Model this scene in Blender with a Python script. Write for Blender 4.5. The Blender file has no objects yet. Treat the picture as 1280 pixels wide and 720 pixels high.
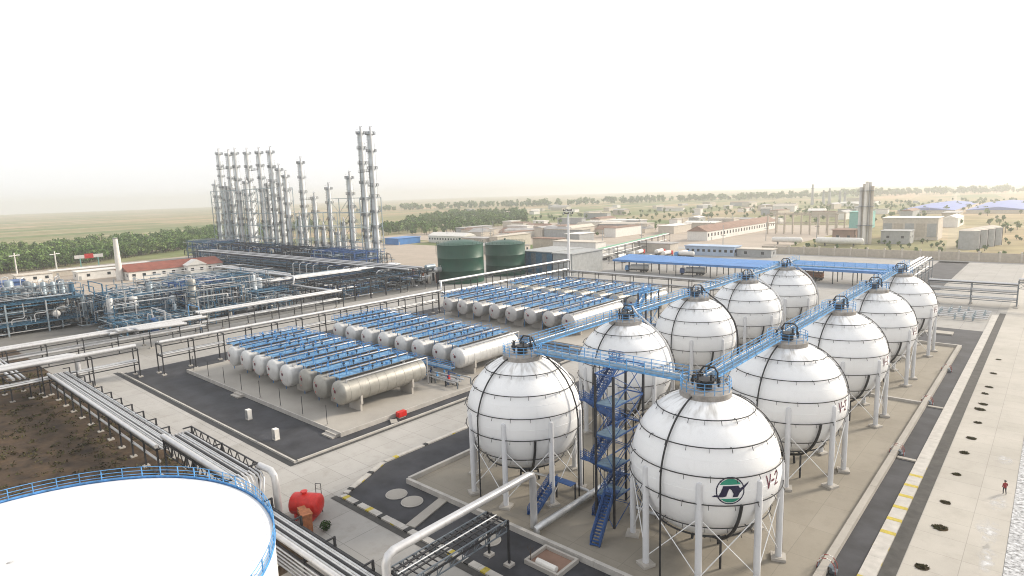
import bpy, math, random
import numpy as np
from mathutils import Matrix, Vector
random.seed(7); rng = np.random.default_rng(11)
R_ = math.radians
sc = bpy.context.scene
COL = sc.collection

# ------------------------------------------------------------------ camera
CAM_H = 40.0
F_PX, PITCH, ROLL, YAW = 768.6, .1532, -.0323, .7292
fw = Vector((-math.sin(YAW)*math.cos(PITCH), math.cos(YAW)*math.cos(PITCH), -math.sin(PITCH)))
rt = Vector((math.cos(YAW), math.sin(YAW), 0)); up = rt.cross(fw)
r2 = rt*math.cos(ROLL)+up*math.sin(ROLL); u2 = up*math.cos(ROLL)-rt*math.sin(ROLL)
cd = bpy.data.cameras.new('camera'); cam = bpy.data.objects.new('camera', cd); COL.objects.link(cam)
m = Matrix.Identity(4)
for i in range(3):
    m[i][0], m[i][1], m[i][2] = r2[i], u2[i], -fw[i]
m[2][3] = CAM_H
cam.matrix_world = m
cd.sensor_width = 36; cd.lens = 36*F_PX/1280; cd.clip_start = .5; cd.clip_end = 60000
sc.camera = cam

# ------------------------------------------------------------------ light
SUN_EL, SUN_AZ = R_(27), R_(28)           # azimuth clockwise from +Y
w = bpy.data.worlds.new('World'); sc.world = w; w.use_nodes = True
nt = w.node_tree; bg = nt.nodes['Background']
sky = nt.nodes.new('ShaderNodeTexSky'); sky.sky_type = 'NISHITA'; sky.sun_disc = False
sky.sun_elevation = SUN_EL; sky.sun_rotation = SUN_AZ
sky.air_density = 1.0; sky.dust_density = 3.0; sky.ozone_density = 1.0
cloud = nt.nodes.new('ShaderNodeMix'); cloud.data_type = 'RGBA'; cloud.inputs[0].default_value = .88      # thin even overcast over the clear sky
cloud.inputs[7].default_value = (5.9, 5.9, 5.95, 1)
nt.links.new(sky.outputs[0], cloud.inputs[6]); nt.links.new(cloud.outputs[2], bg.inputs[0]); bg.inputs[1].default_value = .14
sd = bpy.data.lights.new('sun', 'SUN'); sun = bpy.data.objects.new('sun', sd); COL.objects.link(sun)
sd.energy = 3.6; sd.angle = R_(11); sd.color = (1, .9, .76)
sv = Vector((math.sin(SUN_AZ)*math.cos(SUN_EL), math.cos(SUN_AZ)*math.cos(SUN_EL), math.sin(SUN_EL)))
sun.rotation_euler = sv.to_track_quat('Z', 'Y').to_euler(); sun.location = (0, 0, 200)
sc.view_settings.view_transform = 'Standard'; sc.view_settings.look = 'None'
sc.view_settings.exposure = .5; sc.view_settings.gamma = 1
sc.render.engine = 'CYCLES'
cy = sc.cycles
cy.max_bounces = 5; cy.diffuse_bounces = 3; cy.glossy_bounces = 2; cy.volume_bounces = 2; cy.transparent_max_bounces = 4
cy.use_denoising = True; cy.caustics_reflective = False; cy.caustics_refractive = False
cy.use_adaptive_sampling = True; cy.adaptive_threshold = .015; cy.pixel_filter_type = 'BLACKMAN_HARRIS'; cy.filter_width = 1.05

# ------------------------------------------------------------------ materials
MATS = {}
def mat(name, c, rough=.7, metal=0, var=.12, vscale=.6, bump=0, bscale=8, c2=None, stretch=None, island=0, spec=.4, dirt=0):
    mt = bpy.data.materials.new(name); mt.use_nodes = True; n = mt.node_tree.nodes; l = mt.node_tree.links
    b = n['Principled BSDF']; b.inputs['Roughness'].default_value = rough; b.inputs['Metallic'].default_value = metal
    b.inputs['Specular IOR Level'].default_value = spec
    g = n.new('ShaderNodeNewGeometry'); vec = g.outputs['Position']
    if stretch:
        mp = n.new('ShaderNodeMapping'); l.new(vec, mp.inputs[0]); mp.inputs['Scale'].default_value = stretch; vec = mp.outputs[0]
    no = n.new('ShaderNodeTexNoise'); no.inputs['Scale'].default_value = vscale; no.inputs['Detail'].default_value = 6; no.inputs['Roughness'].default_value = .62
    l.new(vec, no.inputs['Vector'])
    rp = n.new('ShaderNodeMapRange'); rp.inputs[1].default_value = .3; rp.inputs[2].default_value = .7
    l.new(no.outputs[0], rp.inputs[0])
    mx = n.new('ShaderNodeMix'); mx.data_type = 'RGBA'
    a = tuple(v*(1-var) for v in c); d = tuple(min(v*(1+var), 1) for v in c) if c2 is None else c2
    mx.inputs[6].default_value = (*a, 1); mx.inputs[7].default_value = (*d, 1)
    l.new(rp.outputs[0], mx.inputs[0]); out = mx.outputs[2]
    if island:
        hs = n.new('ShaderNodeHueSaturation'); mr = n.new('ShaderNodeMapRange')
        mr.inputs[3].default_value = 1-island; mr.inputs[4].default_value = 1+island
        l.new(g.outputs['Random Per Island'], mr.inputs[0]); l.new(mr.outputs[0], hs.inputs['Value']); l.new(out, hs.inputs['Color']); out = hs.outputs[0]
    if dirt:
        n2 = n.new('ShaderNodeTexNoise'); mp2 = n.new('ShaderNodeMapping'); l.new(g.outputs['Position'], mp2.inputs[0])
        mp2.inputs['Scale'].default_value = (1.4, 1.4, .12); l.new(mp2.outputs[0], n2.inputs['Vector']); n2.inputs['Scale'].default_value = 1.6; n2.inputs['Detail'].default_value = 7
        r3 = n.new('ShaderNodeMapRange'); r3.inputs[1].default_value = .56; r3.inputs[2].default_value = .8; r3.inputs[4].default_value = dirt
        l.new(n2.outputs[0], r3.inputs[0]); m3 = n.new('ShaderNodeMix'); m3.data_type = 'RGBA'
        l.new(r3.outputs[0], m3.inputs[0]); l.new(out, m3.inputs[6]); m3.inputs[7].default_value = (.16, .13, .1, 1); out = m3.outputs[2]
    l.new(out, b.inputs['Base Color'])
    if bump:
        n4 = n.new('ShaderNodeTexNoise'); n4.inputs['Scale'].default_value = bscale; n4.inputs['Detail'].default_value = 5; l.new(vec, n4.inputs['Vector'])
        bp = n.new('ShaderNodeBump'); bp.inputs['Strength'].default_value = bump; bp.inputs['Distance'].default_value = .05
        l.new(n4.outputs[0], bp.inputs['Height']); l.new(bp.outputs[0], b.inputs['Normal'])
    MATS[name] = mt; return mt
mat('white_paint', (.80, .81, .82), .4, var=.03, vscale=.25, dirt=.09)
mat('dome_paint', (.78, .78, .78), .45, var=.05, vscale=.3, dirt=.12, island=.035)
mat('tank_blue', (.05, .21, .48), .6, var=.4, vscale=1.5, dirt=.2)
mat('tank_deck', (.12, .26, .42), .65, var=.4, vscale=.8, dirt=.4)
mat('deck_grating', (.10, .16, .22), .7, var=.3, vscale=2)
mat('blue_steel', (.10, .30, .58), .6, var=.4, vscale=1.5, dirt=.2)
mat('leg_shaded_white', (.6, .61, .63), .5, var=.06, vscale=.6, dirt=.3)  # legs are white; their shade is mixed into this grey
mat('blue_deck', (.17, .31, .46), .6, var=.25, vscale=1.0, dirt=.25)
mat('dark_blue', (.03, .085, .24), .55, var=.3, vscale=1.2)
mat('blue_roof', (.05, .19, .47), .45, var=.15, vscale=.2, dirt=.15)
mat('black_pipe', (.02, .021, .024), .5, var=.2)
mat('dark_steel', (.022, .023, .027), .6, var=.3)
mat('galv', (.55, .56, .57), .38, .75, var=.18, vscale=1.3)
mat('collar_steel', (.30, .285, .27), .5, .3, var=.3, vscale=1.2, dirt=.5)
mat('silver_paint', (.34, .33, .30), .42, .3, var=.16, vscale=.5, dirt=.5)
mat('insulation', (.56, .56, .565), .36, .45, var=.1, vscale=.8, dirt=.25)
mat('tank_grey', (.47, .46, .45), .4, .25, var=.12, vscale=.5, dirt=.5)
mat('tank_white', (.6, .6, .59), .4, .2, var=.1, vscale=.6, dirt=.35)
mat('teal_steel', (.04, .12, .2), .6, var=.35, vscale=.9)
mat('grey_steel', (.14, .165, .19), .55, .2, var=.3, vscale=.8)
mat('vessel_grey', (.3, .36, .40), .42, .4, var=.2, vscale=.5, dirt=.35)
mat('tower_silver', (.70, .75, .78), .4, .05, var=.12, vscale=.3, dirt=.25)
mat('concrete', (.41, .385, .35), .85, var=.1, vscale=.09, bump=.15, bscale=3)
mat('concrete_light', (.34, .318, .285), .85, var=.12, vscale=.12, bump=.15, bscale=3)
mat('concrete_pad', (.33, .30, .25), .85, var=.22, vscale=.16, bump=.15, bscale=3)
mat('concrete_kerb', (.42, .40, .37), .85, var=.15, vscale=.8, island=.1)
mat('asphalt', (.034, .035, .041), .75, var=.5, vscale=.22, bump=.3, bscale=12)
mat('gutter', (.055, .053, .05), .85, var=.35, vscale=.7, bump=.3, bscale=9)
mat('brown_soil', (.028, .015, .007), .95, var=.5, vscale=.3, bump=1, bscale=2.2, c2=(.085, .052, .026))
mat('rubble', (.08, .08, .08), .9, vscale=2.2, c2=(.7, .71, .73), bump=1, bscale=6)
mat('puddle_white', (.50, .49, .47), .5, var=.1)
mat('yellow_paint', (.42, .33, .04), .6, var=.3, vscale=3)
mat('black_paint', (.02, .02, .02), .6)
mat('red_paint', (.55, .02, .015), .4, var=.2, vscale=2)
mat('rail_red', (.28, .06, .05), .7, var=.3, vscale=3)
mat('rust', (.33, .12, .05), .8, var=.35, vscale=2)
mat('green_tank', (.003, .055, .03), .42, var=.2, vscale=.15, dirt=.12)
mat('leaf', (.035, .07, .018), .7, var=.4, vscale=.06, island=.45, spec=.2)
mat('leaf_far', (.07, .15, .035), .8, c2=(.17, .23, .08), vscale=.02, island=.4, spec=.1)
mat('leaf_dry', (.04, .05, .018), .8, c2=(.09, .07, .035), vscale=1.5, island=.5, spec=.1)
mat('bark', (.09, .065, .045), .9)
mat('wall_white', (.7, .68, .64), .8, var=.08, dirt=.2)
mat('wall_cream', (.52, .47, .40), .8, var=.12, dirt=.2)
mat('wall_blue', (.36, .45, .58), .75, var=.1, dirt=.15)
mat('wall_grey', (.33, .34, .34), .8, var=.15, dirt=.2)
mat('wall_tan', (.43, .38, .31), .85, var=.15, dirt=.3)
mat('wall_teal', (.18, .42, .38), .75, var=.12)
mat('roof_red', (.22, .068, .045), .8, var=.25, vscale=.3)
mat('roof_brown', (.24, .15, .11), .85, var=.25, vscale=.2)
mat('roof_grey', (.36, .35, .34), .8, var=.2, vscale=.2)
mat('roof_violet', (.18, .23, .46), .9, var=.1, vscale=.05)
mat('roof_green', (.13, .32, .2), .7, var=.15)
mat('window_dark', (.02, .025, .03), .25)
mat('tyre', (.02, .02, .02), .8)
mat('navy', (.012, .012, .045), .5, var=.05)
mat('logo_green', (.02, .26, .17), .5, var=.05)
mat('maroon', (.12, .02, .04), .6, var=.1)
mat('skin', (.45, .27, .19), .6); mat('cloth_red', (.26, .025, .03), .8); mat('cloth_dark', (.02, .022, .035), .85)
mat('helmet', (.05, .05, .05), .4)
mat('lamp_glass', (.7, .7, .68), .3)

def stained_shell():
    mt = mat('shell_paint', (.80, .81, .82), .4, var=.03, vscale=.25, dirt=.07); n = mt.node_tree.nodes; l = mt.node_tree.links
    b = n['Principled BSDF']; src = b.inputs['Base Color'].links[0].from_socket
    g = n.new('ShaderNodeNewGeometry'); tc = n.new('ShaderNodeTexCoord'); sep = n.new('ShaderNodeSeparateXYZ'); l.new(tc.outputs['Object'], sep.inputs[0])
    at = n.new('ShaderNodeMath'); at.operation = 'ARCTAN2'; l.new(sep.outputs[1], at.inputs[0]); l.new(sep.outputs[0], at.inputs[1])
    oi = n.new('ShaderNodeObjectInfo'); cx = n.new('ShaderNodeCombineXYZ'); l.new(at.outputs[0], cx.inputs[0]); l.new(oi.outputs['Random'], cx.inputs[2])
    mz = n.new('ShaderNodeMath'); mz.operation = 'MULTIPLY'; mz.inputs[1].default_value = .12; l.new(sep.outputs[2], mz.inputs[0]); l.new(mz.outputs[0], cx.inputs[1])
    no = n.new('ShaderNodeTexNoise'); no.inputs['Scale'].default_value = 7; no.inputs['Detail'].default_value = 6; l.new(cx.outputs[0], no.inputs['Vector'])
    zr = n.new('ShaderNodeMapRange'); zr.inputs[1].default_value = 15.2; zr.inputs[2].default_value = 17.9; l.new(sep.outputs[2], zr.inputs[0])
    ml = n.new('ShaderNodeMath'); ml.operation = 'MULTIPLY'; l.new(zr.outputs[0], ml.inputs[0])
    nr = n.new('ShaderNodeMapRange'); nr.inputs[1].default_value = .48; nr.inputs[2].default_value = .72; nr.inputs[4].default_value = .8; l.new(no.outputs[0], nr.inputs[0]); l.new(nr.outputs[0], ml.inputs[1])
    m3 = n.new('ShaderNodeMix'); m3.data_type = 'RGBA'; l.new(ml.outputs[0], m3.inputs[0]); l.new(src, m3.inputs[6]); m3.inputs[7].default_value = (.25, .23, .2, 1); l.new(m3.outputs[2], b.inputs['Base Color'])
stained_shell()

def field_material():
    mt = bpy.data.materials.new('fields'); mt.use_nodes = True; n = mt.node_tree.nodes; l = mt.node_tree.links
    b = n['Principled BSDF']; b.inputs['Roughness'].default_value = .95; b.inputs['Specular IOR Level'].default_value = .1
    g = n.new('ShaderNodeNewGeometry')
    def bricks(sx, sy, c1, c2, mortar, ms):
        mp = n.new('ShaderNodeMapping'); mp.inputs['Rotation'].default_value = (0, 0, R_(84)); mp.inputs['Scale'].default_value = (.01, .01, .01); l.new(g.outputs['Position'], mp.inputs[0])
        br = n.new('ShaderNodeTexBrick'); l.new(mp.outputs[0], br.inputs['Vector'])
        br.inputs['Scale'].default_value = 1; br.inputs['Brick Width'].default_value = sx; br.inputs['Row Height'].default_value = sy
        br.inputs['Mortar Size'].default_value = ms; br.inputs['Mortar Smooth'].default_value = .2; br.inputs['Bias'].default_value = 0
        br.inputs['Color1'].default_value = (*c1, 1); br.inputs['Color2'].default_value = (*c2, 1); br.inputs['Mortar'].default_value = (*mortar, 1)
        return br.outputs[0]
    a = bricks(13, 1.9, (.44, .30, .19), (.085, .15, .045), (.42, .36, .25), .09)
    c = bricks(5, .8, (.40, .29, .19), (.10, .15, .05), (.3, .26, .17), .03)
    no = n.new('ShaderNodeTexNoise'); no.inputs['Scale'].default_value = .004; no.inputs['Detail'].default_value = 8; l.new(g.outputs['Position'], no.inputs['Vector'])
    r = n.new('ShaderNodeMapRange'); r.inputs[1].default_value = .35; r.inputs[2].default_value = .65; l.new(no.outputs[0], r.inputs[0])
    mx = n.new('ShaderNodeMix'); mx.data_type = 'RGBA'; l.new(r.outputs[0], mx.inputs[0]); l.new(a, mx.inputs[6]); l.new(c, mx.inputs[7])
    n2 = n.new('ShaderNodeTexNoise'); n2.inputs['Scale'].default_value = .05; n2.inputs['Detail'].default_value = 8; l.new(g.outputs['Position'], n2.inputs['Vector'])
    m2 = n.new('ShaderNodeMix'); m2.data_type = 'RGBA'; m2.blend_type = 'OVERLAY'; m2.inputs[0].default_value = .6
    l.new(mx.outputs[2], m2.inputs[6]); l.new(n2.outputs[0], m2.inputs[7])
    l.new(m2.outputs[2], b.inputs['Base Color']); MATS['fields'] = mt
field_material()
def smear_material():
    mt = mat('lime_smear', (.62, .62, .62), .8, var=.08); n = mt.node_tree.nodes; l = mt.node_tree.links
    tc = n.new('ShaderNodeTexCoord'); vm = n.new('ShaderNodeVectorMath'); vm.operation = 'DISTANCE'; vm.inputs[1].default_value = (.5, .5, 0); sp = n.new('ShaderNodeVectorMath'); sp.operation = 'MULTIPLY'; sp.inputs[1].default_value = (1, 1, 0)
    l.new(tc.outputs['Generated'], sp.inputs[0]); l.new(sp.outputs[0], vm.inputs[0])
    fr = n.new('ShaderNodeMapRange'); fr.interpolation_type = 'SMOOTHSTEP'; fr.inputs[1].default_value = .5; fr.inputs[2].default_value = .05; l.new(vm.outputs['Value'], fr.inputs[0])
    no = n.new('ShaderNodeTexNoise'); no.inputs['Scale'].default_value = 1.1; no.inputs['Detail'].default_value = 7; g = n.new('ShaderNodeNewGeometry'); l.new(g.outputs['Position'], no.inputs['Vector'])
    nr = n.new('ShaderNodeMapRange'); nr.inputs[1].default_value = .38; nr.inputs[2].default_value = .68; l.new(no.outputs[0], nr.inputs[0])
    mu = n.new('ShaderNodeMath'); mu.operation = 'MULTIPLY'; l.new(fr.outputs[0], mu.inputs[0]); l.new(nr.outputs[0], mu.inputs[1]); l.new(mu.outputs[0], n['Principled BSDF'].inputs['Alpha'])
smear_material()

def yard_material(name, c, joint, sx, sy, stain=.3):
    """cast concrete slabs with joints and wheel stains"""
    mt = mat(name, c, .85, var=.1, vscale=.08, bump=.12, bscale=3); n = mt.node_tree.nodes; l = mt.node_tree.links
    b = n['Principled BSDF']; src = b.inputs['Base Color'].links[0].from_socket
    g = n.new('ShaderNodeNewGeometry'); br = n.new('ShaderNodeTexBrick'); l.new(g.outputs['Position'], br.inputs['Vector'])
    br.offset = 0; br.inputs['Scale'].default_value = 1; br.inputs['Brick Width'].default_value = sx; br.inputs['Row Height'].default_value = sy
    br.inputs['Mortar Size'].default_value = .035; br.inputs['Color1'].default_value = (1, 1, 1, 1); br.inputs['Color2'].default_value = (.93, .93, .92, 1); br.inputs['Mortar'].default_value = (joint, joint, joint, 1)
    m1 = n.new('ShaderNodeMix'); m1.data_type = 'RGBA'; m1.blend_type = 'MULTIPLY'; m1.inputs[0].default_value = 1; l.new(src, m1.inputs[6]); l.new(br.outputs[0], m1.inputs[7])
    no = n.new('ShaderNodeTexNoise'); no.inputs['Scale'].default_value = .35; no.inputs['Detail'].default_value = 9; no.inputs['Roughness'].default_value = .7; l.new(g.outputs['Position'], no.inputs['Vector'])
    r = n.new('ShaderNodeMapRange'); r.inputs[1].default_value = .5; r.inputs[2].default_value = .8; r.inputs[4].default_value = stain; l.new(no.outputs[0], r.inputs[0])
    m2 = n.new('ShaderNodeMix'); m2.data_type = 'RGBA'; l.new(r.outputs[0], m2.inputs[0]); l.new(m1.outputs[2], m2.inputs[6]); m2.inputs[7].default_value = (.17, .15, .12, 1)
    l.new(m2.outputs[2], b.inputs['Base Color'])
yard_material('yard_concrete', (.325, .313, .295), .55, 6, 6, .5)
yard_material('process_concrete', (.17, .165, .155), .8, 6, 6, .5)
yard_material('road_concrete', (.365, .352, .333), .6, 5, 4.2, .42)
yard_material('side_concrete_sunlit', (.41, .385, .345), .7, 5, 4.2, .3)  # brighter copy of the road concrete, sunlight put into its colour
yard_material('pad_concrete', (.27, .243, .20), .75, 6.5, 6.6, .55)
yard_material('dusty_yard', (.38, .32, .26), .9, 14, 14, .4)

# ------------------------------------------------------------------ mesh builder
class MB:
    def __init__(s): s.v = []; s.f = []
    def add(s, vs, fs):
        o = len(s.v); s.v += [tuple(p) for p in vs]; s.f += [tuple(i+o for i in q) for q in fs]; return s
    def box(s, c, d, rz=0):
        x, y, z = c; a, b, h = d[0]/2, d[1]/2, d[2]/2; ca, sa = math.cos(rz), math.sin(rz)
        vs = [(x+ca*i*a-sa*j*b, y+sa*i*a+ca*j*b, z+k*h) for k in (-1, 1) for j in (-1, 1) for i in (-1, 1)]
        return s.add(vs, [(0, 2, 3, 1), (4, 5, 7, 6), (0, 1, 5, 4), (2, 6, 7, 3), (0, 4, 6, 2), (1, 3, 7, 5)])
    def b2(s, x0, x1, y0, y1, z0, z1): return s.box(((x0+x1)/2, (y0+y1)/2, (z0+z1)/2), (abs(x1-x0), abs(y1-y0), abs(z1-z0)))
    def bar(s, p, q, wd, h=None):
        p, q = Vector(p), Vector(q); d = (q-p)
        if d.length < 1e-6: return s
        d.normalize(); a = d.cross(Vector((0, 0, 1)))
        if a.length < 1e-3: a = Vector((1, 0, 0))
        a.normalize(); b = a.cross(d); h = h or wd; a = a*wd/2; b = b*h/2
        vs = [e+i*a+j*b for e in (p, q) for (i, j) in ((-1, -1), (1, -1), (1, 1), (-1, 1))]
        return s.add(vs, [(0, 1, 2, 3), (7, 6, 5, 4), (0, 4, 5, 1), (1, 5, 6, 2), (2, 6, 7, 3), (3, 7, 4, 0)])
    def tube(s, pts, r, n=8, closed=False):
        pts = [Vector(p) for p in pts]; N = len(pts); rings = []; prev = None
        for i, p in enumerate(pts):
            if closed: d = pts[(i+1) % N]-pts[i-1]
            else: d = pts[min(i+1, N-1)]-pts[max(i-1, 0)]
            if 0 < i < N-1 and not closed:
                d = (pts[i]-pts[i-1]).normalized()+(pts[i+1]-pts[i]).normalized()
            d.normalize()
            if prev is None:
                a = d.cross(Vector((0, 0, 1)))
                if a.length < .05: a = d.cross(Vector((1, 0, 0)))
            else: a = prev-d*prev.dot(d)
            a.normalize(); prev = a; b = d.cross(a); rr = r[i] if isinstance(r, (list, tuple)) else r
            rings.append([p+(a*math.cos(t)+b*math.sin(t))*rr for t in (2*math.pi*k/n for k in range(n))])
        vs = [v for q in rings for v in q]; fs = []
        for i in range(N if closed else N-1):
            j = (i+1) % N
            for k in range(n): fs.append((i*n+k, i*n+(k+1) % n, j*n+(k+1) % n, j*n+k))
        if not closed: fs += [tuple(range(n))[::-1], tuple((N-1)*n+k for k in range(n))]
        return s.add(vs, fs)
    def ring(s, c, rad, r, n=40, m_=6): return s.tube([(c[0]+rad*math.cos(2*math.pi*k/n), c[1]+rad*math.sin(2*math.pi*k/n), c[2]) for k in range(n)], r, m_, True)
    def lathe(s, prof, n=24, c=(0, 0, 0), axis='z'):
        vs = []; fs = []
        for rr, z in prof:
            for k in range(n):
                t = 2*math.pi*k/n; x, y = rr*math.cos(t), rr*math.sin(t)
                vs.append((c[0]+x, c[1]+y, c[2]+z) if axis == 'z' else ((c[0]+x, c[1]+z, c[2]+y) if axis == 'y' else (c[0]+z, c[1]+x, c[2]+y)))
        for i in range(len(prof)-1):
            for k in range(n):
                q = (i*n+k, i*n+(k+1) % n, (i+1)*n+(k+1) % n, (i+1)*n+k); fs.append(q if axis != 'y' else q[::-1])
        return s.add(vs, fs)
    def prism(s, poly, z0, z1):
        n = len(poly); vs = [(x, y, z0) for x, y in poly]+[(x, y, z1) for x, y in poly]
        return s.add(vs, [tuple(range(n))[::-1], tuple(range(n, 2*n))]+[(i, (i+1) % n, n+(i+1) % n, n+i) for i in range(n)])
    def mesh(s, name, mt, smooth=False):
        me = bpy.data.meshes.new(name); me.from_pydata(s.v, [], s.f); me.update()
        if mt: me.materials.append(MATS[mt])
        if smooth:
            me.polygons.foreach_set('use_smooth', [True]*len(me.polygons))
            try: me.set_sharp_from_angle(angle=R_(40))
            except Exception: pass
        return me
def props(o, label=None, cat=None, group=None, kind=None):
    if label: o['label'] = label
    if cat: o['category'] = cat
    if group: o['group'] = group
    if kind: o['kind'] = kind
    return o
def ob(name, me, parent=None, loc=None, rz=0):
    o = bpy.data.objects.new(name, me); COL.objects.link(o); o.parent = parent
    if loc is not None: o.location = loc
    if rz: o.rotation_euler[2] = rz
    return o
def part(name, mb, mt, parent, smooth=False, loc=None): return ob(name, mb.mesh(name, mt, smooth), parent, loc)
def thing(name, label, cat, loc=(0, 0, 0), group=None, rz=0): return props(ob(name, None, None, loc, rz), label, cat, group)
def solo(name, mb, mt, label, cat, group=None, smooth=False, loc=None): return props(part(name, mb, mt, None, smooth, loc), label, cat, group)
def struct(name, mb, mt, kind='structure'): return props(part(name, mb, mt, None), kind=kind)
def dup(root, loc, label=None, group=None, rz=None):
    kids = {}
    for o in bpy.data.objects:
        if o.parent: kids.setdefault(o.parent.name, []).append(o)
    def cp(o, par):
        c = o.copy(); COL.objects.link(c); c.parent = par
        for k in kids.get(o.name, []): cp(k, c)
        return c
    r = cp(root, None); r.location = loc
    if rz is not None: r.rotation_euler[2] = rz
    return props(r, label, None, group)
ORD = ['first', 'second', 'third', 'fourth', 'fifth', 'sixth', 'seventh', 'eighth', 'ninth', 'tenth', 'eleventh', 'twelfth', 'thirteenth', 'fourteenth', 'fifteenth', 'sixteenth', 'seventeenth', 'eighteenth', 'nineteenth', 'twentieth'] + ['twenty-'+x for x in ('first', 'second', 'third', 'fourth', 'fifth', 'sixth', 'seventh', 'eighth', 'ninth')]

# ------------------------------------------------------------------ ground and paving
G = 6000
def sheet(name, x0, x1, y0, y1, z, mt): return struct(name, MB().add([(x0, y0, z), (x1, y0, z), (x1, y1, z), (x0, y1, z)], [(0, 1, 2, 3)]), mt)
sheet('ground', -G, G, -G, G, -.06, 'fields')
sheet('plant_yard', -262, 30, -60, 366, -.02, 'yard_concrete')
sheet('dusty_yard', -500, -262, 40, 330, -.03, 'dusty_yard')
sheet('process_floor', -268, -204, -20, 122, -.012, 'process_concrete'); sheet('tower_floor', -490, -204, 122.2, 222, -.012, 'process_concrete')
sheet('waste_ground', -520, -132, 366.5, 640, -.045, 'dusty_yard')
sheet('side_road', -9.7, -1.6, 20, 366, 0.0, 'side_concrete_sunlit')
sheet('front_road', -168, -72, 34, 43, 0.0, 'road_concrete')
sheet('cross_road', -84, -73.5, 43, 215, -.004, 'road_concrete')
soil = MB(); N = 40                       # uneven brown soil below the pipe rack
for j in range(N+1):
    for i in range(N+1):
        x, y = -230+170*i/N, -30+63.4*j/N
        soil.v.append((x, y, .02+.22*abs(math.sin(x*.31+y*.2))*random.random() if 0 < i < N and 0 < j < N else -.01))
for j in range(N):
    for i in range(N): soil.f.append((j*(N+1)+i, j*(N+1)+i+1, (j+1)*(N+1)+i+1, (j+1)*(N+1)+i))
struct('soil_ground', soil, 'brown_soil')
# cylinder tank basin
sheet('tank_basin', -166, -86, 44.6, 205, .006, 'asphalt')
# sphere basin (chamfered)
struct('sphere_basin', MB().add([(x, y, .004) for x, y in ((-70.5, 43), (-12.8, 43), (-12.8, 200), (-74, 200), (-74, 52.5))], [(0, 1, 2, 3, 4)]), 'asphalt')
sheet('gutter', -11.2, -9.75, 30, 230, .008, 'gutter')
sheet('rubble_bank', -1.55, 1.5, 40, 240, .03, 'rubble')
sheet('dark_verge', 1.5, 14, 30, 240, .01, 'brown_soil')
sheet('north_road', -43, -31, 268, 366, .004, 'asphalt')

def kerb_run(name, p0, p1, wdt, h, seg, mt, label, lift=0, paint=None, only=False):
    """a kerb or low wall made of separate blocks"""
    t = thing(name, label, 'kerb' if h < .4 else 'wall', (0, 0, 0))
    p0, p1 = Vector((*p0, 0)), Vector((*p1, 0)); d = p1-p0; L = d.length; n = max(1, round(L/seg)); u = d/n; a = math.atan2(d.y, d.x)
    me = MB().box((0, 0, h/2), (L/n-.03, wdt, h)).mesh('kerb_block', mt)
    for i in range(n):
        c = p0+u*(i+.5); ob('kerb_block', me, t, (c.x, c.y, lift+random.uniform(-.012, .012)), a)
    if paint:
        pm = {k: MB().box((0, 0, 0), (.75, wdt+.02, h+.012)).mesh('paint_band', k) for k in ('yellow_paint', 'black_paint')}
        k = 0; s = paint[0]
        while s < paint[1]:
            c = p0+d.normalized()*s; ob('paint_band', pm['black_paint' if k % 2 and not only else 'yellow_paint'], t, (c.x, c.y, lift+h/2), a); s += paint[2]; k += 1
    return t
kerb_run('kerb', (-167.6, 44.2), (-85.6, 44.2), .32, .2, 3, 'concrete_kerb', 'pale kerb along the front edge of the horizontal tank basin')
kerb_run('kerb', (-85.6, 44.6), (-85.6, 205), .32, .2, 3, 'concrete_kerb', 'pale kerb on the road side of the horizontal tank basin')
sheet('gutter', -168.5, -84.6, 42.9, 43.9, .009, 'black_paint'); sheet('gutter', -166.5, -86.2, 44.6, 45.2, .012, 'black_paint'); sheet('gutter', -86.4, -85.9, 45.25, 205, .012, 'black_paint'); sheet('gutter', -85.2, -84.5, 43.95, 205, .010, 'gutter')
kerb_run('kerb', (-70.2, 42.6), (-12.7, 42.6), .9, .18, 2.6, 'concrete_kerb', 'yellow and black marked kerb in front of the sphere basin', 0, (1, 57, 2.6))
kerb_run('kerb', (-74.3, 52.4), (-70.4, 43.2), .8, .18, 2.4, 'concrete_kerb', 'slanting corner kerb of the sphere basin beside the road', 0, (1, 9, 2.6))
kerb_run('kerb', (-74.4, 52.9), (-74.4, 200), .7, .18, 4, 'concrete_kerb', 'long kerb between middle road and left sphere row', 0, (2, 20, 6))
kerb_run('kerb', (-12, 44), (-12, 226), 1.5, .16, 4.4, 'concrete_kerb', 'wide slab kerb beside the right side road', 0, (4, 58, 3.6), True)
sheet('gutter', -71, -12.8, 41.2, 42.1, .009, 'gutter')
kerb_run('dike_wall', (-66.2, 50.6), (-15.6, 50.6), .5, .7, 6, 'concrete_kerb', 'low grey dike wall in front of the spheres')
kerb_run('dike_wall', (-66.2, 50.9), (-66.2, 177), .5, .7, 6, 'concrete_kerb', 'low grey dike wall left of the spheres')
kerb_run('dike_wall', (-15.6, 50.9), (-15.6, 177), .75, .7, 6, 'concrete_light', 'long pale dike wall right of the spheres')
kerb_run('dike_wall', (-66, 177.3), (-15.2, 177.3), .5, .7, 6, 'concrete_kerb', 'low dike wall behind the last spheres')
kerb_run('dike_wall', (-65.9, 127.5), (-16.1, 127.5), .5, .55, 6, 'concrete_kerb', 'low cross wall between third and fourth sphere pairs')
struct('sphere_pad', MB().b2(-65.9, -16, 51, 177, -.03, .1), 'pad_concrete')
for i, y in enumerate((100.2, 127.2)):
    solo('crossing_slab', MB().b2(-15.1, -12.8, y-.35, y+.35, .006, .2), 'concrete_light', ['narrow concrete path over dark basin by nearer red stile', 'narrow concrete path over dark basin by farther red stile'][i], 'path')
solo('wall_slab', MB().b2(-25.5, -18.5, 190.5, 194, .006, .35), 'concrete_light', 'pale concrete slab in the basin behind the last right sphere', 'slab')

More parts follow.
